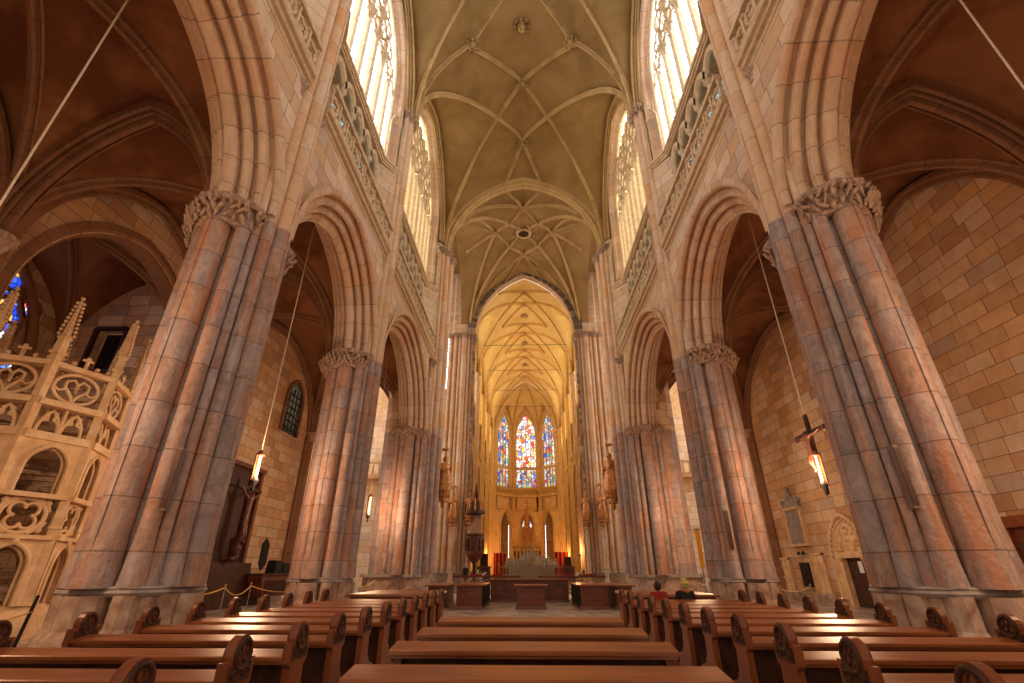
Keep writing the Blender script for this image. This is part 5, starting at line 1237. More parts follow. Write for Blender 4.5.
# ------------------------------------------------------------------ people
def skin_body(name, joints, edges, radii, mat, parent, lv=2):
    o = Vector((0, 0, 0)); q = parent
    while q: o += q.location; q = q.parent
    me = bpy.data.meshes.new(name); me.from_pydata([tuple(Vector(j) - o) for j in joints], edges, []); me.materials.append(M[mat])
    ob = bpy.data.objects.new(name, me); COL.objects.link(ob); ob.parent = parent
    me.skin_vertices or None
    bm = bmesh.new(); bm.from_mesh(me); ly = bm.verts.layers.skin.verify(); bm.verts.ensure_lookup_table()
    for i, r in enumerate(radii):
        bm.verts[i][ly].radius = (r, r) if isinstance(r, (int, float)) else r
    bm.verts[0][ly].use_root = True
    bm.to_mesh(me); bm.free()
    md = ob.modifiers.new('skin', 'SKIN'); md.use_smooth_shade = True
    sb = ob.modifiers.new('sub', 'SUBSURF'); sb.levels = lv; sb.render_levels = lv
    return ob
def head_parts(t, c, fw, s=1.0):
    """face details: nose, ears, eyes; c=head centre, fw=unit look direction"""
    fw = Vector(fw).normalized(); lf = Vector((-fw.y, fw.x, 0)); c = Vector(c)
    m = MB(); m.ball(tuple(c), 0.088 * s, 14, 10, 1, 1, 1.28); 
    m.tube([tuple(c + fw * 0.083 * s + Vector((0, 0, 0.02))), tuple(c + fw * 0.108 * s - Vector((0, 0, 0.02)))], [0.008 * s, 0.016 * s], 6)
    for q in (-1, 1): m.ball(tuple(c + lf * q * 0.088 * s), 0.022 * s, 6, 5, 0.7, 0.7, 1.4)
    m.tube([tuple(c - Vector((0, 0, 0.15 * s))), tuple(c - Vector((0, 0, 0.06 * s)))], 0.05 * s, 8)
    hd = m.build('head', 'skin', t)
    m = MB()
    for q in (-1, 1): m.ball(tuple(c + fw * 0.08 * s + lf * q * 0.03 * s + Vector((0, 0, 0.012))), 0.009, 5, 4)
    m.build('eyes', 'black', hd)
    m = MB(); m.tube([tuple(c + fw * 0.083 * s + lf * q * 0.022 * s - Vector((0, 0, 0.052))) for q in (-1, 0, 1)], 0.006, 5); m.build('mouth', 'red', hd)
def seated(x, y, label, coat, look, hatmat=None, sc=1.0):
    t = empty('person', (x, y, 0.0), label, 'person')
    Z = lambda a, b, c: (x + a * sc, y + b, 0.60 + c * sc)
    j = [Z(0, 0, 0.08), Z(0, 0.0, 0.30), Z(0, 0.02, 0.50), Z(0, 0.03, 0.58)]; r = [(0.17, 0.13), (0.15, 0.11), (0.19, 0.11), (0.055, 0.055)]
    e = [(0, 1), (1, 2), (2, 3)]
    for s in (-1, 1):
        k = len(j); j += [Z(s * 0.19, 0.01, 0.50), Z(s * 0.25, 0.04, 0.24), Z(s * 0.12, 0.27, 0.14), Z(s * 0.05, 0.34, 0.13)]; r += [0.075, 0.055, 0.042, 0.035]; e += [(2, k), (k, k + 1), (k + 1, k + 2), (k + 2, k + 3)]
        k = len(j); j += [Z(s * 0.10, 0.06, 0.05), Z(s * 0.12, 0.44, 0.08), (x + s * 0.12, y + 0.46, 0.1), (x + s * 0.13, y + 0.62, 0.05)]; r += [0.10, 0.07, 0.045, 0.04]; e += [(0, k), (k, k + 1), (k + 1, k + 2), (k + 2, k + 3)]
    skin_body('body', j, e, r, coat, t)
    head_parts(t, Z(0.0, 0.05, 0.70), look, 0.95)
    c = Vector(Z(0.0, 0.045, 0.71)); lk = Vector(look).normalized()
    m = MB(); cc = c - lk * 0.018
    m.ball(tuple(cc + Vector((0, 0, 0.018))), 0.098, 12, 9, 1, 1, 1.18)
    if hatmat:
        m.ball(tuple(cc + Vector((0, 0, 0.09))), 0.085, 10, 7, 1, 1, 0.9); m.tube([tuple(cc + Vector((0.1 * math.cos(a), 0.1 * math.sin(a), 0.03))) for a in [2 * PI * k / 14 for k in range(14)]], 0.022, 6, closed=True)
    # keep the face free: push the front of the hair back
    for i, v in enumerate(m.v):
        d = (Vector(v) - cc).dot(lk)
        if d > 0.055 and v[2] < c.z + 0.05: m.v[i] = tuple(Vector(v) - lk * (d - 0.03))
    m.build('knit_hat' if hatmat else 'hair', hatmat or 'hair', t)
    for s in (-1, 1):
        hnd = MB(); h0 = Vector(Z(s * 0.045, 0.36, 0.14)); hnd.ball(tuple(h0), 0.035, 8, 6, 1, 1.1, 0.6)
        for f in range(4): hnd.tube([tuple(h0 + Vector((-0.024 + 0.016 * f, 0.02, 0))), tuple(h0 + Vector((-0.024 + 0.016 * f, 0.06, -0.004))), tuple(h0 + Vector((-0.02 + 0.013 * f, 0.082 - 0.006 * abs(f - 1.5), -0.022)))], [0.009, 0.008, 0.006], 6)
        hnd.tube([tuple(h0 + Vector((-s * 0.03, 0, 0))), tuple(h0 + Vector((-s * 0.052, 0.035, -0.004)))], [0.01, 0.007], 6); hnd.build('hand', 'skin', t)
    return t, Z
seated(3.22, 13.50, 'person in a maroon top with dark hair seated in the last pew', 'maroon', (0.2, 1, 0), sc=0.86)
t2, Z2 = seated(3.88, 13.50, 'person in a dark coat and yellow-green knit hat seated in the last pew', 'black', (-0.8, 0.6, 0), 'hat', sc=0.92)
m = MB(); c = Vector(Z2(0, 0.03, 0.56))
m.tube([tuple(c + Vector((0.1 * math.cos(a), 0.085 * math.sin(a), 0.02 * math.sin(2 * a)))) for a in [2 * PI * k / 14 for k in range(14)]], 0.04, 7, closed=True); m.build('scarf', 'scarf', t2)
# standing person in black near the pulpit
t = empty('person', (-5.0, 41.3, 0.32), 'person dressed in black standing beside the choir rail below the pulpit', 'person')
x, y, z = -5.0, 41.3, 0.32
Q = lambda a, b, c: (x + a, y + b, z + c * 0.93)
j = [Q(0, 0, 0.92), Q(0, 0, 1.15), Q(0, 0, 1.38), Q(0, 0, 1.52)]; r = [(0.16, 0.12), (0.14, 0.11), (0.17, 0.11), (0.055, 0.055)]; e = [(0, 1), (1, 2), (2, 3)]
for s in (-1, 1):
    k = len(j); j += [Q(s * 0.18, 0, 1.4), Q(s * 0.23, 0.02, 1.12), Q(s * 0.2, -0.08, 0.88), Q(s * 0.18, -0.12, 0.8)]; r += [0.07, 0.05, 0.04, 0.035]; e += [(2, k), (k, k + 1), (k + 1, k + 2), (k + 2, k + 3)]
    k = len(j); j += [Q(s * 0.09, 0, 0.86), Q(s * 0.1, -0.02, 0.48), Q(s * 0.1, 0.0, 0.07), Q(s * 0.11, -0.14, 0.04)]; r += [0.10, 0.07, 0.05, 0.04]; e += [(0, k), (k, k + 1), (k + 1, k + 2), (k + 2, k + 3)]
skin_body('body', j, e, r, 'black', t)
head_parts(t, Q(0, -0.01, 1.68), (0.3, -1, 0))
m = MB(); m.ball(Q(0, 0.02, 1.71), 0.1, 10, 8, 1, 1, 1.1); m.build('hair', 'hair', t)
for s in (-1, 1):
    hnd = MB(); h0 = Vector(Q(s * 0.18, -0.13, 0.76)); hnd.ball(tuple(h0), 0.035, 8, 6, 0.6, 1, 1.2)
    for f in range(4): hnd.tube([tuple(h0 + Vector((0, -0.024 + 0.016 * f, -0.03))), tuple(h0 + Vector((0, -0.03 + 0.016 * f, -0.085 + 0.006 * abs(f - 1.5))))], [0.009, 0.006], 5)
    hnd.tube([tuple(h0 + Vector((0, -0.03, 0))), tuple(h0 + Vector((0, -0.055, -0.035)))], [0.01, 0.007], 5); hnd.build('hand', 'skin', t)

# ------------------------------------------------------------------ hanging lamps
LAMPW = 430.0
def lamp(x, y, z0, z1, ztop, label, group, side, cross=False, rows=1):
    """copper trough with a vertical string of bare bulbs on a long rope"""
    t = empty('hanging_lamp', (x, y, z1), label, 'lamp', group)
    m = MB(); w = 0.17; d = 0.1
    f = lambda a, b, c: (x + side * (b - 0.02), y + a, c)
    m.prism([(-w, 0.02), (-w * 0.6, d), (w * 0.6, d), (w, 0.02), (w * 0.55, 0.07), (-w * 0.55, 0.07)], lambda a, b, w_: f(a, b, w_), z0 + 0.25, z1 - 0.15)
    m.lathe([(0.02, 0), (0.16, -0.16), (0.17, -0.2)], (x, y + 0.05, z1), 8); m.build('copper_trough', 'copper', t)
    n = 8
    for i in range(n):
        zz = z0 + 0.38 + (z1 - z0 - 0.62) * i / (n - 1)
        for rx in ([0.0] if rows == 1 else [-0.09, 0.09]):
            m = MB(); m.ball((x - side * 0.05, y - 0.01 + rx, zz), 0.042, 8, 6, 1, 1, 1.1); m.build('bulb', 'bulb', t)
    m = MB(); m.lathe([(0.02, -0.42), (0.05, -0.35), (0.03, -0.25), (0.12, -0.1), (0.13, 0.0), (0.05, 0.1)], (x, y + 0.05, z0 + 0.3), 8); m.build('finial', 'iron', t)
    ld = bpy.data.lights.new('lamp_light', 'POINT'); ld.energy = LAMPW; ld.color = (1.0, 0.62, 0.36); ld.shadow_soft_size = 0.25
    lo = bpy.data.objects.new('lamp_light', ld); COL.objects.link(lo); lo.parent = t; lo.location = (-side * 0.4, -0.1, (z0 + z1) / 2 - z1)
    if not cross:
        m = MB(); m.tube([(x, y + 0.05, z1 - 0.02), (x, y + 0.05, ztop)], 0.022 if y < 20 else 0.01, 6); m.build('rope', 'rope', t)
    return t
lamp(-9.3, 16.0, 2.56 + HC - 0.1, 3.75 + HC, 15.2, 'lit hanging lamp strip on a long rope in front of the crucifix altar', 'hanging strip lamps', -1)
lamp(9.63, 16.0, 2.25 + HC, 3.62 + HC, 15.2, 'lit hanging lamp strip below the dark hanging crucifix', 'hanging strip lamps', 1, cross=True)
lamp(-9.45, 29.0, 4.2, 5.7, 15.2, 'small far lit lamp strip seen past the pier after the crucifix altar', 'hanging strip lamps', -1)
lamp(9.75, 28.1, 4.1, 5.7, 15.2, 'small far lit lamp with two rows of bulbs before the yellow banner', 'hanging strip lamps', 1, rows=2)
lamp(-9.35, 6.05, 3.9, 5.3, 15.4, 'lamp whose pale rope slants across the dark vault above the stair tower', 'hanging strip lamps', -1)
lamp(9.4, 6.05, 3.9, 5.3, 15.4, 'lamp whose pale rope slants across the dark vault beside the bare wall', 'hanging strip lamps', 1)
# hanging crucifix
t = empty('hanging_crucifix', (9.6, 16.25, 5.2), 'dark wooden crucifix with a carved figure hanging on a rope above the lamp strip', 'crucifix')
cx_, cy_, cz_ = 9.66, 16.15, HC
m = MB(); m.box(cx_, cx_ + 0.09, cy_ - 0.08, cy_ + 0.08, cz_ + 2.2, cz_ + 4.75); m.box(cx_ - 0.01, cx_ + 0.1, cy_ - 0.85, cy_ + 0.85, cz_ + 4.12, cz_ + 4.29)
for a, c in ((-0.85, 4.2), (0.85, 4.2), (0, 4.78)): m.ball((cx_ + 0.04, cy_ + a, cz_ + c), 0.12, 6, 5, 0.5, 1, 1)
m.build('cross', 'wood_dark', t)
bx_ = cx_ - 0.1
j = [(bx_, cy_, cz_ + 3.6), (bx_, cy_, cz_ + 3.85), (bx_, cy_, cz_ + 4.12), (bx_ - 0.04, cy_, cz_ + 4.30)]; r = [(0.08, 0.11), (0.07, 0.1), (0.08, 0.13), 0.08]; e = [(0, 1), (1, 2), (2, 3)]
for s in (-1, 1):
    k = len(j); j += [(bx_, cy_ + s * 0.15, cz_ + 4.12), (bx_ + 0.04, cy_ + s * 0.42, cz_ + 4.14), (bx_ + 0.06, cy_ + s * 0.7, cz_ + 4.22)]; r += [0.055, 0.04, 0.032]; e += [(2, k), (k, k + 1), (k + 1, k + 2)]
    k = len(j); j += [(bx_, cy_ + s * 0.06, cz_ + 3.5), (bx_ - 0.07, cy_ + s * 0.06, cz_ + 3.25), (bx_ + 0.02, cy_ + s * 0.03, cz_ + 3.0), (bx_ - 0.03, cy_ + s * 0.02, cz_ + 2.9)]; r += [0.07, 0.055, 0.038, 0.03]; e += [(0, k), (k, k + 1), (k + 1, k + 2), (k + 2, k + 3)]
skin_body('carved_figure', j, e, r, 'wood_dark', t)
m = MB(); m.tube([(9.7, 16.15, 4.75 + HC), (9.7, 16.15, 15.2)], 0.022, 6); m.build('rope', 'rope', t)

# ------------------------------------------------------------------ crucifix altar on the left aisle wall
t = empty('crucifix_altar', (-14.9, 26, 0), 'dark carved wooden altar with a tall panel, crucifix and kneeling figure on the aisle wall', 'altar')
MB().box(-15.45, -15.15, 24.3, 27.8, 0.4, 6.5).build('back_panel', 'wood_dark', t)
m = MB()
for y0_, y1_ in ((24.2, 24.45), (27.65, 27.9)): m.box(-15.3, -15.0, y0_, y1_, 0.4, 6.6)
m.box(-15.35, -14.95, 24.1, 28.0, 6.5, 6.7); m.build('panel_frame', 'wood_red', t)
MB().frust(-15.3, -13.9, 23.4, 27.9, 0.0, 1.4, 0.1, 0.1).build('altar_block', 'wood_dark', t)
MB().frust(-15.3, -14.3, 23.9, 27.4, 1.4, 1.9, 0.05, 0.05).build('altar_step', 'wood_dark', t)
m = MB(); m.box(-14.75, -14.6, 26.0, 26.16, 1.9, 5.9); m.box(-14.75, -14.6, 25.0, 27.2, 5.35, 5.5); m.build('cross', 'wood_dark', t)
bx0, by0, bz0 = -14.48, 26.08, 3.6
j = [(bx0, by0, bz0 + 0.3), (bx0, by0, bz0 + 0.8), (bx0, by0, bz0 + 1.3), (bx0 + 0.08, by0, bz0 + 1.62)]; r = [(0.14, 0.18), (0.13, 0.17), (0.13, 0.22), 0.13]; e = [(0, 1), (1, 2), (2, 3)]
for s in (-1, 1):
    k = len(j); j += [(bx0, by0 + s * 0.25, bz0 + 1.35), (bx0, by0 + s * 0.6, bz0 + 1.55), (bx0, by0 + s * 0.98, bz0 + 1.8)]; r += [0.08, 0.065, 0.05]; e += [(2, k), (k, k + 1), (k + 1, k + 2)]
    k = len(j); j += [(bx0, by0 + s * 0.1, bz0 + 0.1), (bx0 + 0.1, by0 + s * 0.1, bz0 - 0.4), (bx0, by0 + s * 0.05, bz0 - 0.95), (bx0 + 0.1, by0 + s * 0.04, bz0 - 1.1)]; r += [0.11, 0.085, 0.06, 0.05]; e += [(0, k), (k, k + 1), (k + 1, k + 2), (k + 2, k + 3)]
skin_body('crucified_figure', j, e, r, 'wood_red', t)
# kneeling figure group
kx, ky, kz = -14.3, 25.2, 1.9
j = [(kx, ky, kz + 0.35), (kx, ky + 0.1, kz + 0.75), (kx, ky + 0.2, kz + 1.05), (kx, ky + 0.28, kz + 1.25)]; r = [(0.3, 0.26), (0.22, 0.2), (0.24, 0.18), 0.14]; e = [(0, 1), (1, 2), (2, 3)]
for s in (-1, 1):
    k = len(j); j += [(kx + s * 0.22, ky + 0.22, kz + 1.0), (kx + s * 0.2, ky + 0.5, kz + 0.85), (kx + s * 0.1, ky + 0.72, kz + 1.15)]; r += [0.1, 0.08, 0.06]; e += [(2, k), (k, k + 1), (k + 1, k + 2)]
    k = len(j); j += [(kx + s * 0.18, ky + 0.25, kz + 0.2), (kx + s * 0.18, ky - 0.35, kz + 0.12)]; r += [0.17, 0.12]; e += [(0, k), (k, k + 1)]
skin_body('kneeling_figure', j, e, r, 'wood_dark', t)
t.location.y -= 1.0
# small statue and dark trough in front
t = empty('wooden_trough', (-13.2, 28.6, 0), 'dark reeded wooden trough at the foot of the crucifix altar', 'chest')
m = MB(); m.prism([(26.4, 1.35), (29.6, 1.35), (29.2, 0.35), (26.9, 0.35)], lambda a, b, w: (w, a, b), -13.9, -13.2); m.build('trough_body', 'wood_red', t); TR_ = t
for i in range(14):
    y = 27.0 + 2.1 * i / 13; m = MB(); m.tube([(-13.17, y, 0.45), (-13.17, y, 1.1)], 0.05, 6); m.build('reed', 'wood_dark', t)
MB().box(-14.0, -13.1, 26.3, 29.7, 1.33, 1.42).build('rim', 'wood_dark', t)
TR_.location.y -= 1.0
for (ya, yb, h_, lb) in ((26.9, 27.7, 0.62, 'black openwork bin on the wooden trough'), (27.8, 28.6, 0.5, 'black draped box at the end of the wooden trough')):
    m = MB(); m.frust(-13.85, -13.3, ya, yb, 1.42, 1.42 + h_, 0.05, 0.08); tag(m.build('black_box', 'iron'), lb, 'box')
t = empty('wall_plaque', (-15.45, 29.55, 2.4), 'dark elongated hexagonal plaque on the wall behind the trough', 'plaque')
MB().prism([(29.2, 1.9), (29.55, 1.55), (29.95, 1.9), (29.95, 2.95), (29.55, 3.25), (29.2, 2.95)], lambda a, b, w: (w, a, b), -15.5, -15.42).build('plate', 'iron', t)

# ------------------------------------------------------------------ right aisle wall: portal, tablets
Xw = 15.5
t = empty('carved_portal', (Xw, 25.1, 0), 'pointed stone portal with carved tympanum and dark open door', 'portal')
pm = 25.1; ph = 1.12
SPZ = 2.15
for r_, x_, th in ((ph + 0.32, 15.44, 0.12), (ph + 0.16, 15.46, 0.07), (ph + 0.0, 15.48, 0.08)):
    P = [(x_, pm - r_, 0.3)] + [(x_, pm + q, SPZ + z) for q, z in arch_pts(r_, r_ * 1.32, 10)] + [(x_, pm + r_, 0.3)]
    m = MB(); m.tube(P, th, 8); m.build('archivolt', 'cream', t)
for i, (q, z) in enumerate(arch_pts(ph + 0.24, (ph + 0.24) * 1.32, 9)):
    m = MB(); m.ball((15.42, pm + q, SPZ + z), 0.10, 6, 5); m.build('carved_leaf', 'carved', t)
m = MB(); pp = [(q, 2.35 + z) for q, z in arch_pts(ph - 0.05, (ph) * 1.15, 10)]
m.add([(15.46, pm, 2.9)] + [(15.46, pm + a, b) for a, b in pp], [(0, i + 1, i + 2) for i in range(len(pp) - 1)] + [(0, len(pp), 1)])
rr = random.Random(9)
for i in range(60):
    a = rr.uniform(-0.95, 0.95); b = 2.45 + rr.uniform(0, 1) * max(0.1, pz(a, ph, ph * 1.15) - 0.2); m.ball((15.45, pm + a, b), rr.uniform(0.05, 0.11), 6, 4)
m.build('tympanum', 'cream', t)
MB().box(15.36, 15.52, pm - ph, pm + ph, 2.1, 2.35).build('lintel', 'cream', t)
for y_ in (PD0 - 0.05, PD1 + 0.05):
    m = MB(); m.box(15.42, 15.75, y_ - 0.1, y_ + 0.1, 0.0, 2.15); m.lathe([(0.1, 0), (0.16, 0.12), (0.16, 0.2)], (15.44, y_, 1.95), 8); m.build('jamb', 'cream', t)
tag(MB().box(15.68, 15.76, PD0, PD1, 0, 2.2).build('door_1', 'wood_dark'), kind='structure')
m = MB(); m.box(15.655, 15.678, 24.8, 25.1, 1.45, 1.95); tag(m.build('paper_notice', 'paper'), 'white paper notice on the dark portal door', 'notice')
m = MB(); m.box(15.655, 15.678, 24.5, 24.65, 1.2, 1.4); tag(m.build('door_notice', 'paper'), 'small pale label under the white notice on the portal door', 'notice')
# big marble tablet with pediment
t = empty('memorial_tablet', (Xw, 29.3, 2.9), 'grey marble wall tablet with a curved pediment beside the portal', 'tablet')
MB().box(15.36, 15.5, 28.45, 30.1, 2.9, 4.75).build('slab', 'marble', t)
m = MB()
for a in ((28.3, 2.78, 30.25, 2.92), (28.45, 4.72, 30.1, 4.86)): m.box(15.26, 15.5, a[0], a[2], a[1], a[3])
for y_ in (28.42, 30.08): m.box(15.3, 15.5, y_ - 0.09, y_ + 0.09, 2.9, 4.72)
m.build('frame', 'cream', t)
m = MB(); m.prism([(28.3, 4.86), (30.25, 4.86), (30.0, 5.15), (29.6, 5.35), (29.45, 5.75), (29.1, 5.75), (28.95, 5.35), (28.55, 5.15)], lambda a, b, w: (w, a, b), 15.32, 15.5)
for y_, z_ in ((28.4, 5.2), (30.15, 5.2), (29.27, 5.85), (29.27, 5.3)): m.ball((15.36, y_, z_), 0.15, 7, 5)
m.build('pediment', 'marble', t)
def relief(y0, y1, z0, z1, label, seed):
    t = empty('relief_slab', (Xw, (y0 + y1) / 2, z0), label, 'tombstone', 'carved grave slabs on the wall')
    MB().box(15.38, 15.5, y0, y1, z0, z1).build('slab', 'cream', t)
    m = MB(); yc_ = (y0 + y1) / 2; h = z1 - z0
    for a in ((y0, y0 + 0.12), (y1 - 0.12, y1)): m.box(15.32, 15.4, a[0], a[1], z0, z1)
    m.box(15.32, 15.4, y0, y1, z1 - 0.12, z1); m.build('raised_border', 'cream', t)
    m = MB(); m.lathe([(0.22, 0.1), (0.28, 0.3), (0.22, h * 0.42), (0.26, h * 0.6), (0.12, h * 0.72)], (15.37, yc_, z0), 10, sx=0.35); m.ball((15.35, yc_, z0 + h * 0.8), 0.16, 8, 6, 0.5, 1, 1.2)
    r3 = random.Random(seed)
    for i in range(22): m.ball((15.37, r3.uniform(y0 + 0.2, y1 - 0.2), r3.uniform(z0 + 0.1, z1 - 0.2)), r3.uniform(0.04, 0.08), 5, 4)
    m.build('carved_knight', 'cream', t)
relief(30.85, 32.2, 0.35, 2.25, 'pale carved grave slab left of the dark plaque below the tablet', 3)
relief(27.3, 28.7, 0.25, 2.4, 'pale carved grave slab between the dark plaque and the portal', 4)
t = empty('bronze_plaque', (Xw, 29.4, 0.75), 'dark bronze plaque with raised relief between two grave slabs', 'plaque')
MB().box(15.4, 15.5, 28.95, 29.95, 0.75, 1.95).build('plate', 'iron', t)
m = MB(); r3 = random.Random(12)
for i in range(26): m.ball((15.4, r3.uniform(29.05, 29.85), r3.uniform(0.85, 1.85)), r3.uniform(0.04, 0.09), 5, 4)
m.build('raised_relief', 'wood_dark', t)
for i, y_ in enumerate((29.25, 29.75)):
    m = MB(); m.lathe([(0.07, 0), (0.09, 0.08), (0.04, 0.18)], (15.42, y_, 2.35), 7); tag(m.build('wall_hook', 'iron'), ['small dark wall fixing nearer the portal under the tablet', 'small dark wall fixing farther from the portal under the tablet'][i], 'fixture')
# wooden confessional at the bare wall
t = empty('confessional', (14.6, 15.0, 0), 'dark wooden confessional against the bare block wall', 'confessional')
MB().box(14.2, 15.4, 12.2, 16.9, 0, 2.7).build('cabinet', 'wood_red', t)
MB().frust(14.0, 15.5, 12.0, 17.1, 2.7, 3.0, -0.08, -0.08).build('cornice', 'wood_end', t)
for y_ in (12.5, 14.0, 15.5): MB().box(14.12, 14.2, y_, y_ + 1.1, 0.3, 2.3).build('door', 'wood_dark', t)
for y_ in (12.3, 13.8, 15.3, 16.75): MB().box(14.08, 14.2, y_ - 0.07, y_ + 0.07, 0, 2.7).build('pilaster', 'wood_end', t)
m = MB(); m.tube([(13.4, 13.6, 2.0), (13.5, 14.3, 1.75), (13.6, 15.0, 1.5)], 0.03, 6); m.tube([(13.4, 13.6, 2.0), (13.45, 13.6, 0.0)], 0.03, 6); m.lathe([(0.2, 0), (0.2, 0.04)], (13.45, 13.6, 0), 10)
tag(m.build('metal_stand', 'steel'), 'bent silvery metal stand in front of the confessional', 'stand')

# far side-aisle features
t = empty('yellow_banner', (10.9, 34, 1.5), 'narrow yellow banner beyond the pier, below the two-row lamp', 'banner')
m = MB(); m.grid(lambda i, j: (11.62 + 0.32 * i, 35.4 + 0.04 * math.sin(i * 15), 1.7 + 2.4 * j), 8, 2); m.build('cloth', 'yellow', t); MB().bar((11.55, 35.42, 4.12), (12.0, 35.42, 4.12), 0.05, 0.05).tube([(11.78, 35.5, 0), (11.78, 35.5, 4.2)], 0.03, 6).lathe([(0.25, 0), (0.25, 0.05), (0.05, 0.08)], (11.78, 35.5, 0), 10).build('stand', 'iron', t)
for sgn in (-1, 1):
    # small stone gallery on an arch in the transept
    t = empty('transept_gallery', (sgn * 15, 45, 0), 'pale stone gallery on arches seen through the last arch, %s' % ('stair tower side' if sgn < 0 else 'portal side'), 'gallery', 'stone galleries in the transept')
    x0_, x1_ = sorted((sgn * 12.0, sgn * 19))
    m = MB(); vs = []
    for q, z in arch_pts(1.9, 2.6, 8): vs += [(sgn * 14.6 + q, 43.5, 5.2 + z), (sgn * 14.6 + q, 43.5, 9)]
    m.add(vs, [(2 * i, 2 * i + 1, 2 * i + 3, 2 * i + 2) for i in range(16)]); m.build('arch_wall', 'cream', t)
    for a in (12.4, 16.8): MB().box(*sorted((sgn * a - 0.35, sgn * a + 0.35)), 43.3, 44.2, 0, 9).build('gallery_pillar', 'cream', t)
    MB().box(x0_, x1_, 43.0, 47, 9, 9.4).build('gallery_floor', 'cream', t)
    MB().box(x0_, x1_, 42.9, 43.1, 10.3, 10.5).build('handrail', 'cream', t)
    for i in range(12): m = MB(); m.lathe([(0.08, 9.4), (0.14, 9.7), (0.07, 10.0), (0.08, 10.3)], (x0_ + 0.3 + (x1_ - x0_ - 0.6) * i / 11, 43, 0), 7); m.build('baluster', 'cream', t)
    m = MB(); vs = []
    for q, z in arch_pts(1.7, 2.4, 8): vs += [(sgn * 14.6 + q, 46.8, 14 + z), (sgn * 14.6 + q, 46.8, 20)]
    m.add(vs, [(2 * i, 2 * i + 1, 2 * i + 3, 2 * i + 2) for i in range(16)]); m.build('upper_arch', 'cream', t)

# ------------------------------------------------------------------ rope posts
def post(x, y, label, mat='steel', h=1.0, lean=0.0):
    t = empty('rope_post', (x, y, 0), label, 'post', 'rope barrier posts')
    m = MB(); m.tube([(x, y, 0), (x + lean, y, h)], 0.022 if mat == 'steel' else 0.035, 7); m.build('pole', mat, t)
    m = MB(); m.lathe([(0.16, 0), (0.15, 0.02), (0.03, 0.04)], (x, y, 0), 12); m.build('base', mat, t)
    m = MB(); m.lathe([(0.03, 0), (0.04, 0.04), (0.0, 0.07)], (x + lean, y, h), 7); m.build('cap', mat, t)
def swag(p, q, sag, label, mat='rope_gold'):
    m = MB(); P = [(p[0] + (q[0] - p[0]) * i / 12, p[1] + (q[1] - p[1]) * i / 12, p[2] + (q[2] - p[2]) * i / 12 - sag * 4 * (i / 12) * (1 - i / 12)) for i in range(13)]
    m.tube(P, 0.022, 6); tag(m.build('barrier_rope', mat), label, 'rope', 'ropes of the barriers')
LP = [(-10.8, 18.4), (-10.9, 20.3), (-9.9, 24.0), (-9.4, 27.5), (-8.9, 30.0)]
NL = ['nearest metal post before the crucifix altar', 'second metal post, before the wooden trough', 'thin post past the second pier', 'thin post seen between second pier and crossing', 'last thin post before the crossing pier']
for (x, y), lb in zip(LP, NL): post(x, y, lb, h=1.08)
for i in range(4): swag((LP[i][0], LP[i][1], 1.03), (LP[i + 1][0], LP[i + 1][1], 1.03), 0.28, 'slack golden rope on the altar side barrier, %s span' % ['first', 'second', 'third', 'fourth'][i])
swag((-10.8, 18.4, 1.03), (-11.6, 16.6, 1.0), 0.2, 'golden rope running from the nearest altar post behind the big pier')
RP = [(12.8, 24.4), (12.4, 27.2), (9.6, 30.0)]
for (x, y), lb in zip(RP, ['thin post on the floor before the portal', 'thin post before the grave slabs', 'thin post beside the crossing pier, behind the seated people']): post(x, y, lb, h=0.95)
for i in range(2): swag((RP[i][0], RP[i][1], 0.9), (RP[i + 1][0], RP[i + 1][1], 0.9), 0.25, 'slack pale rope between posts on the portal side, %s span' % ['nearer', 'farther'][i], 'rope')
post(-10.6, 11.0, 'dark leaning post at the foot of the stair tower', 'iron', 1.05, 0.1)
swag((-10.5, 11.0, 0.8), (-12.5, 9.6, 0.75), 0.25, 'golden rope from the dark post at the stair tower')

# ------------------------------------------------------------------ cream traceried stair tower (octagon)
TC = Vector((-14.82, 13.1)); TA = 1.81
t = empty('traceried_stair_tower', (TC.x, TC.y, 0), 'cream stone octagonal stair tower with open tracery and crocketed pinnacles', 'stair tower')
ang0 = math.atan2(-0.36, 0.93)
TR = TA / math.cos(PI / 8)
cor = [TC + Vector((math.cos(ang0 + PI / 8 + k * PI / 4), math.sin(ang0 + PI / 8 + k * PI / 4))) * TR for k in range(8)]
z = lambda v: v + HC
LEV = dict(base=z(-0.82), a1=z(0.70), c1=z(0.95), q1=z(1.72), a2=z(3.05), f2=z(3.35), c2=z(4.15), t2=z(5.25))
bp = [tuple(TC + (c - TC) * 1.1) for c in cor]; bq = [tuple(TC + (c - TC) * 1.04) for c in cor]
m = MB(); n = 8
m.add([(a, b, 0) for a, b in bp] + [(a, b, LEV['base'] - 0.25) for a, b in bp] + [(a, b, LEV['base']) for a, b in bq], [tuple(range(8))] + [tuple(range(16, 24))] + [(i, (i + 1) % n, (i + 1) % n + n, i + n) for i in range(n)] + [(i + n, (i + 1) % n + n, (i + 1) % n + 2 * n, i + 2 * n) for i in range(n)])
m.build('stone_base', 'cream', t)
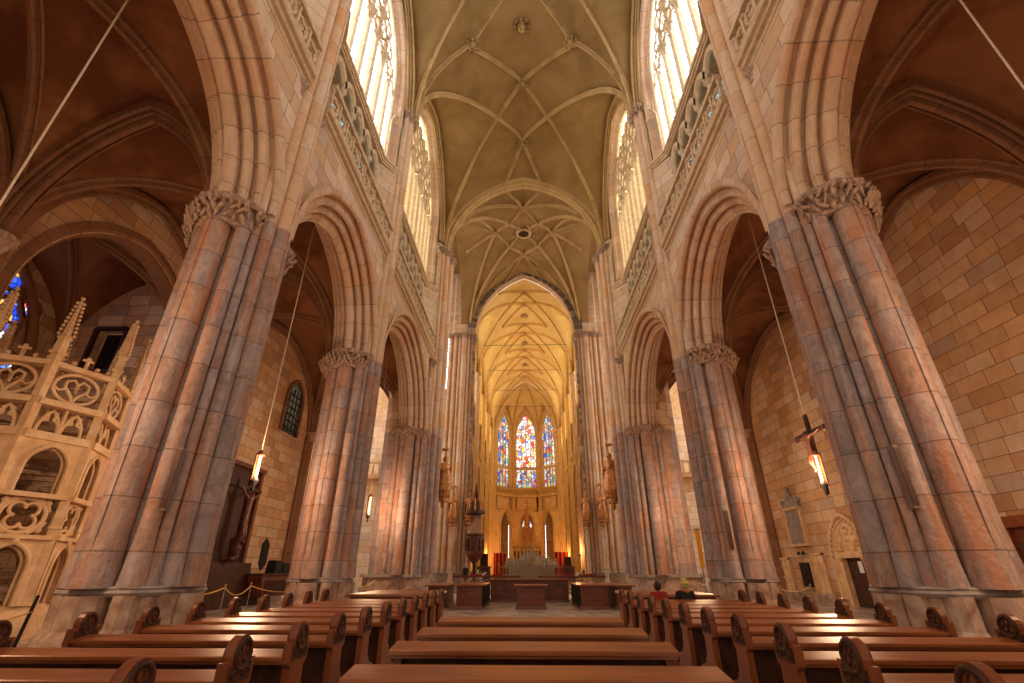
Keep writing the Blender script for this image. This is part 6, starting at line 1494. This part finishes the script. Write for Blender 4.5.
for k in range(8):
    a2, b2 = cor[k - 1], cor[k]; a, b = Vector((a2.x, a2.y, 0)), Vector((b2.x, b2.y, 0)); e = (b - a).normalized(); L = (b - a).length; md = (a + b) / 2; nn = Vector((md.x - TC.x, md.y - TC.y, 0)).normalized()
    F = lambda u, zz, d=0.0: tuple(md + e * u + nn * d + Vector((0, 0, zz)))
    # buttress with crocketed pinnacle at the corner b
    c = b; o2 = Vector((b2.x - TC.x, b2.y - TC.y, 0)).normalized(); h0 = LEV['t2'] + 0.25
    m = MB(); m.lathe([(0.20, LEV['base']), (0.17, LEV['base'] + 0.2), (0.17, LEV['c1']), (0.21, LEV['c1'] + 0.03), (0.15, LEV['c1'] + 0.12), (0.15, LEV['c2'] - 0.1), (0.19, LEV['c2']), (0.14, LEV['c2'] + 0.12), (0.14, h0)], (c.x + o2.x * 0.06, c.y + o2.y * 0.06, 0), 4, False, math.atan2(o2.y, o2.x)); m.build('corner_buttress', 'cream', t)
    m = MB(); cx2, cy2 = c.x + o2.x * 0.06, c.y + o2.y * 0.06
    m.lathe([(0.19, h0), (0.21, h0 + 0.08), (0.16, h0 + 0.1), (0.13, h0 + 0.45), (0.19, h0 + 0.5), (0.10, h0 + 0.62), (0.025, h0 + 1.75), (0.0, h0 + 1.8)], (cx2, cy2, 0), 4, False, math.atan2(o2.y, o2.x))
    for i in range(9):
        zz = h0 + 0.62 + i * 0.13; rr_ = 0.12 * (1 - i / 10) + 0.05
        for q in range(4): aa = PI / 2 * q + math.atan2(o2.y, o2.x); m.ball((cx2 + rr_ * math.cos(aa), cy2 + rr_ * math.sin(aa), zz), 0.052, 5, 4)
    m.ball((cx2, cy2, h0 + 1.82), 0.06, 6, 5)
    m.build('crocketed_pinnacle', 'cream', t)
    # lower arch
    def archpanel(z0, zs, half, rise, ztop, dep=0.16):
        m = MB(); hl = L / 2 - 0.1; vs = []
        for d in (dep, -dep):
            o_ = len(m.v)
            ap = arch_pts(half, rise, 8); vs = [F(-hl, z0, d), F(-hl, ztop, d), F(-half, z0, d), F(-half, ztop, d)]; m.add(vs, [(0, 1, 3, 2)]); vs = [F(hl, z0, d), F(hl, ztop, d), F(half, z0, d), F(half, ztop, d)]; m.add(vs, [(0, 1, 3, 2)])
            vs = []
            for u, zz in ap: vs += [F(u, zs + zz, d), F(u, ztop, d)]
            m.add(vs, [(2 * i, 2 * i + 1, 2 * i + 3, 2 * i + 2) for i in range(16)])
        P = [F(-half, z0)] + [F(u, zs + zz) for u, zz in ap] + [F(half, z0)]
        vs = []
        for p in P: vs += [tuple(Vector(p) + nn * dep), tuple(Vector(p) - nn * dep)]
        m.add(vs, [(2 * i, 2 * i + 1, 2 * i + 3, 2 * i + 2) for i in range(len(P) - 1)])
        m.tube([tuple(Vector(p) + nn * (dep + 0.01)) for p in P], 0.055, 6); m.tube([F(-half + 0.07, z0)] + [F(u * 0.86, zs + zz * 0.9) for u, zz in ap] + [F(half - 0.07, z0)], 0.04, 5)
        return m
    def rail_(z0, z1, d): m = MB(); m.bar(F(-L / 2, (z0 + z1) / 2, 0), F(L / 2, (z0 + z1) / 2, 0), d, z1 - z0); return m
    m = archpanel(LEV['base'], z(0.05), L / 2 - 0.28, 0.55, LEV['a1']); m.build('lower_arch', 'cream', t)
    m = MB(); m.ball(F(0, z(0.64), 0.2), 0.12, 8, 6, 0.7, 0.7, 0.8)
    m.build('round_boss', 'cream', t)
    rail_(LEV['a1'], LEV['a1'] + 0.1, 0.5).build('string_course', 'cream', t)
    def tracery(z0, z1, kind):
        m = MB(); zc = (z0 + z1) / 2; hz = (z1 - z0) / 2 - 0.04; hu = L / 2 - 0.2
        if kind == 'quatre':
            r = min(hz, hu * 0.95)
            m.tube([F(1.15 * r * math.cos(q), zc + r * math.sin(q)) for q in [2 * PI * i / 20 for i in range(20)]], 0.055, 6, closed=True)
            for i in range(4):
                a_ = PI / 4 + i * PI / 2
                m.tube([F(0.5 * r * math.cos(a_) + 0.4 * r * math.cos(q), zc + 0.5 * r * math.sin(a_) + 0.4 * r * math.sin(q)) for q in [a_ - 2.2 + 4.4 * j / 8 for j in range(9)]], 0.045, 6)
            for su in (-1, 1):
                for sz in (-1, 1): m.tube([F(su * hu, zc + sz * hz * 0.3), F(su * hu * 0.8, zc + sz * hz * 0.75), F(su * hu * 0.4, zc + sz * hz)], 0.05, 5); m.ball(F(su * hu * 0.82, zc + sz * hz * 0.8), 0.09, 6, 4)
        elif kind == 'heart':
            m.tube([F(hu * math.cos(q), zc + hz * math.sin(q)) for q in [2 * PI * i / 22 for i in range(22)]], 0.05, 6, closed=True)
            for su in (-1, 1):
                m.tube([F(0, zc - hz), F(su * hu * 0.12, zc - hz * 0.55), F(su * hu * 0.5, zc), F(su * hu * 0.5, zc + hz * 0.4), F(su * hu * 0.2, zc + hz * 0.6), F(0, zc + hz * 0.3), F(0, zc - hz * 0.3)], 0.045, 6)
                m.tube([F(su * hu * 0.95, zc - hz * 0.1), F(su * hu * 0.7, zc - hz * 0.3), F(su * hu * 0.45, zc - hz * 0.1)], 0.035, 5)
        elif kind == 'trefoils':
            for cu in (-hu / 2, hu / 2):
                m.tube([F(cu + q, z0 + 0.02 + zz) for q, zz in arch_pts(hu / 2 - 0.03, (z1 - z0) * 0.85, 7)], 0.05, 6)
                for su in (-1, 1): m.tube([F(cu + su * hu * 0.4, z0 + 0.3), F(cu + su * hu * 0.12, z0 + 0.36), F(cu + su * hu * 0.2, z0 + 0.58)], 0.045, 5); 
            m.bar(F(0, z0), F(0, z1), 0.07, 0.1, tuple(nn))
        return m
    tracery(LEV['a1'] + 0.1, LEV['q1'], 'quatre').build('quatrefoil_panel', 'cream', t)
    rail_(LEV['q1'] - 0.02, LEV['q1'] + 0.1, 0.44).build('string_course', 'cream', t)
    archpanel(LEV['q1'] + 0.1, z(2.45), L / 2 - 0.26, 0.6, LEV['a2'] + 0.1, 0.12).build('upper_arch', 'cream', t)
    rail_(LEV['a2'] + 0.1, LEV['f2'], 0.46).build('string_course', 'cream', t)
    tracery(LEV['f2'], LEV['c2'] - 0.08, 'trefoils').build('trefoil_frieze', 'cream', t)
    rail_(LEV['c2'] - 0.1, LEV['c2'] + 0.06, 0.5).build('string_course', 'cream', t)
    tracery(LEV['c2'] + 0.08, LEV['t2'] - 0.1, 'heart').build('heart_panel', 'cream', t)
    m = rail_(LEV['t2'] - 0.1, LEV['t2'] + 0.04, 0.34)
    for i in range(5):
        u = -L / 2 + L * (i + 0.5) / 5; hh_ = 0.34 if i == 2 else 0.1
        m.bar(F(u, LEV['t2']), F(u, LEV['t2'] + hh_), 0.07, 0.07); m.ball(F(u, LEV['t2'] + hh_ + 0.06), 0.07, 6, 4)
        if i == 2: m.bar(F(u - 0.14, LEV['t2'] + hh_), F(u + 0.14, LEV['t2'] + hh_), 0.06, 0.06)
    m.build('crested_rail', 'cream', t)
# inner newel and spiral steps
m = MB(); m.tube([(TC.x, TC.y, 0.5), (TC.x, TC.y, LEV['c2'])], 0.22, 10); m.build('newel', 'cream', t)
for i in range(26):
    a = i * 0.42; zz = 0.8 + i * 0.19; m = MB()
    pl = [(0.1, -0.12), (1.45, -0.32), (1.45, 0.32), (0.1, 0.12)]
    ca, sa = math.cos(a), math.sin(a)
    m.prism(pl, lambda p, q, w: (TC.x + p * ca - q * sa, TC.y + p * sa + q * ca, w), zz - 0.12, zz); m.build('stair_tread', 'carved', t)

for i, (x, y, zz) in enumerate(((-6.2, 61.35, 3.2), (6.2, 61.35, 3.2), (-6.2, 80, 3.2), (6.2, 80, 3.2), (-3.6, 88.5, 2.6), (3.6, 88.5, 2.6))):  # assumed lamps, added to give the lower choir walls their orange glow
    s_ = 1 if x > 0 else -1
    t = empty('wall_spotlight', (x, y, zz), 'small warm uplight on the choir wall, %s, %s' % (['nearest the crossing', 'halfway along', 'beside the high altar'][i // 2], 'pulpit side' if x < 0 else 'side away from the pulpit'), 'light', 'uplights in the choir')
    m = MB(); m.lathe([(0.06, -0.15), (0.12, -0.1), (0.14, 0.08)], (x, y, zz), 8); m.build('housing', 'iron', t)
    m = MB(); m.lathe([(0.11, 0.06), (0.11, 0.085)], (x, y, zz), 8); m.build('lens', 'bulb', t)
    ld = bpy.data.lights.new('uplight', 'POINT'); ld.energy = 300 if i < 4 else 500; ld.color = (1.0, 0.50, 0.18); ld.shadow_soft_size = 0.3  # warm fill from the assumed uplight
    lo = bpy.data.objects.new('uplight', ld); COL.objects.link(lo); lo.parent = t; lo.location = (-s_ * 0.5, -0.2, 0.5)
# ------------------------------------------------------------------ light
w = bpy.data.worlds.new('world'); scene.world = w; w.use_nodes = True
bg = w.node_tree.nodes['Background']; bg.inputs[0].default_value = (1.0, 0.77, 0.56, 1); bg.inputs[1].default_value = 0.8
scene.view_settings.view_transform = 'Standard'; scene.view_settings.look = 'None'
scene.view_settings.gamma = 1.0; scene.view_settings.use_curve_mapping = False
scene.view_settings.exposure = 0.25
cy = scene.cycles; cy.use_denoising = True; cy.max_bounces = 6; cy.diffuse_bounces = 4; cy.glossy_bounces = 2; cy.sample_clamp_indirect = 4.0
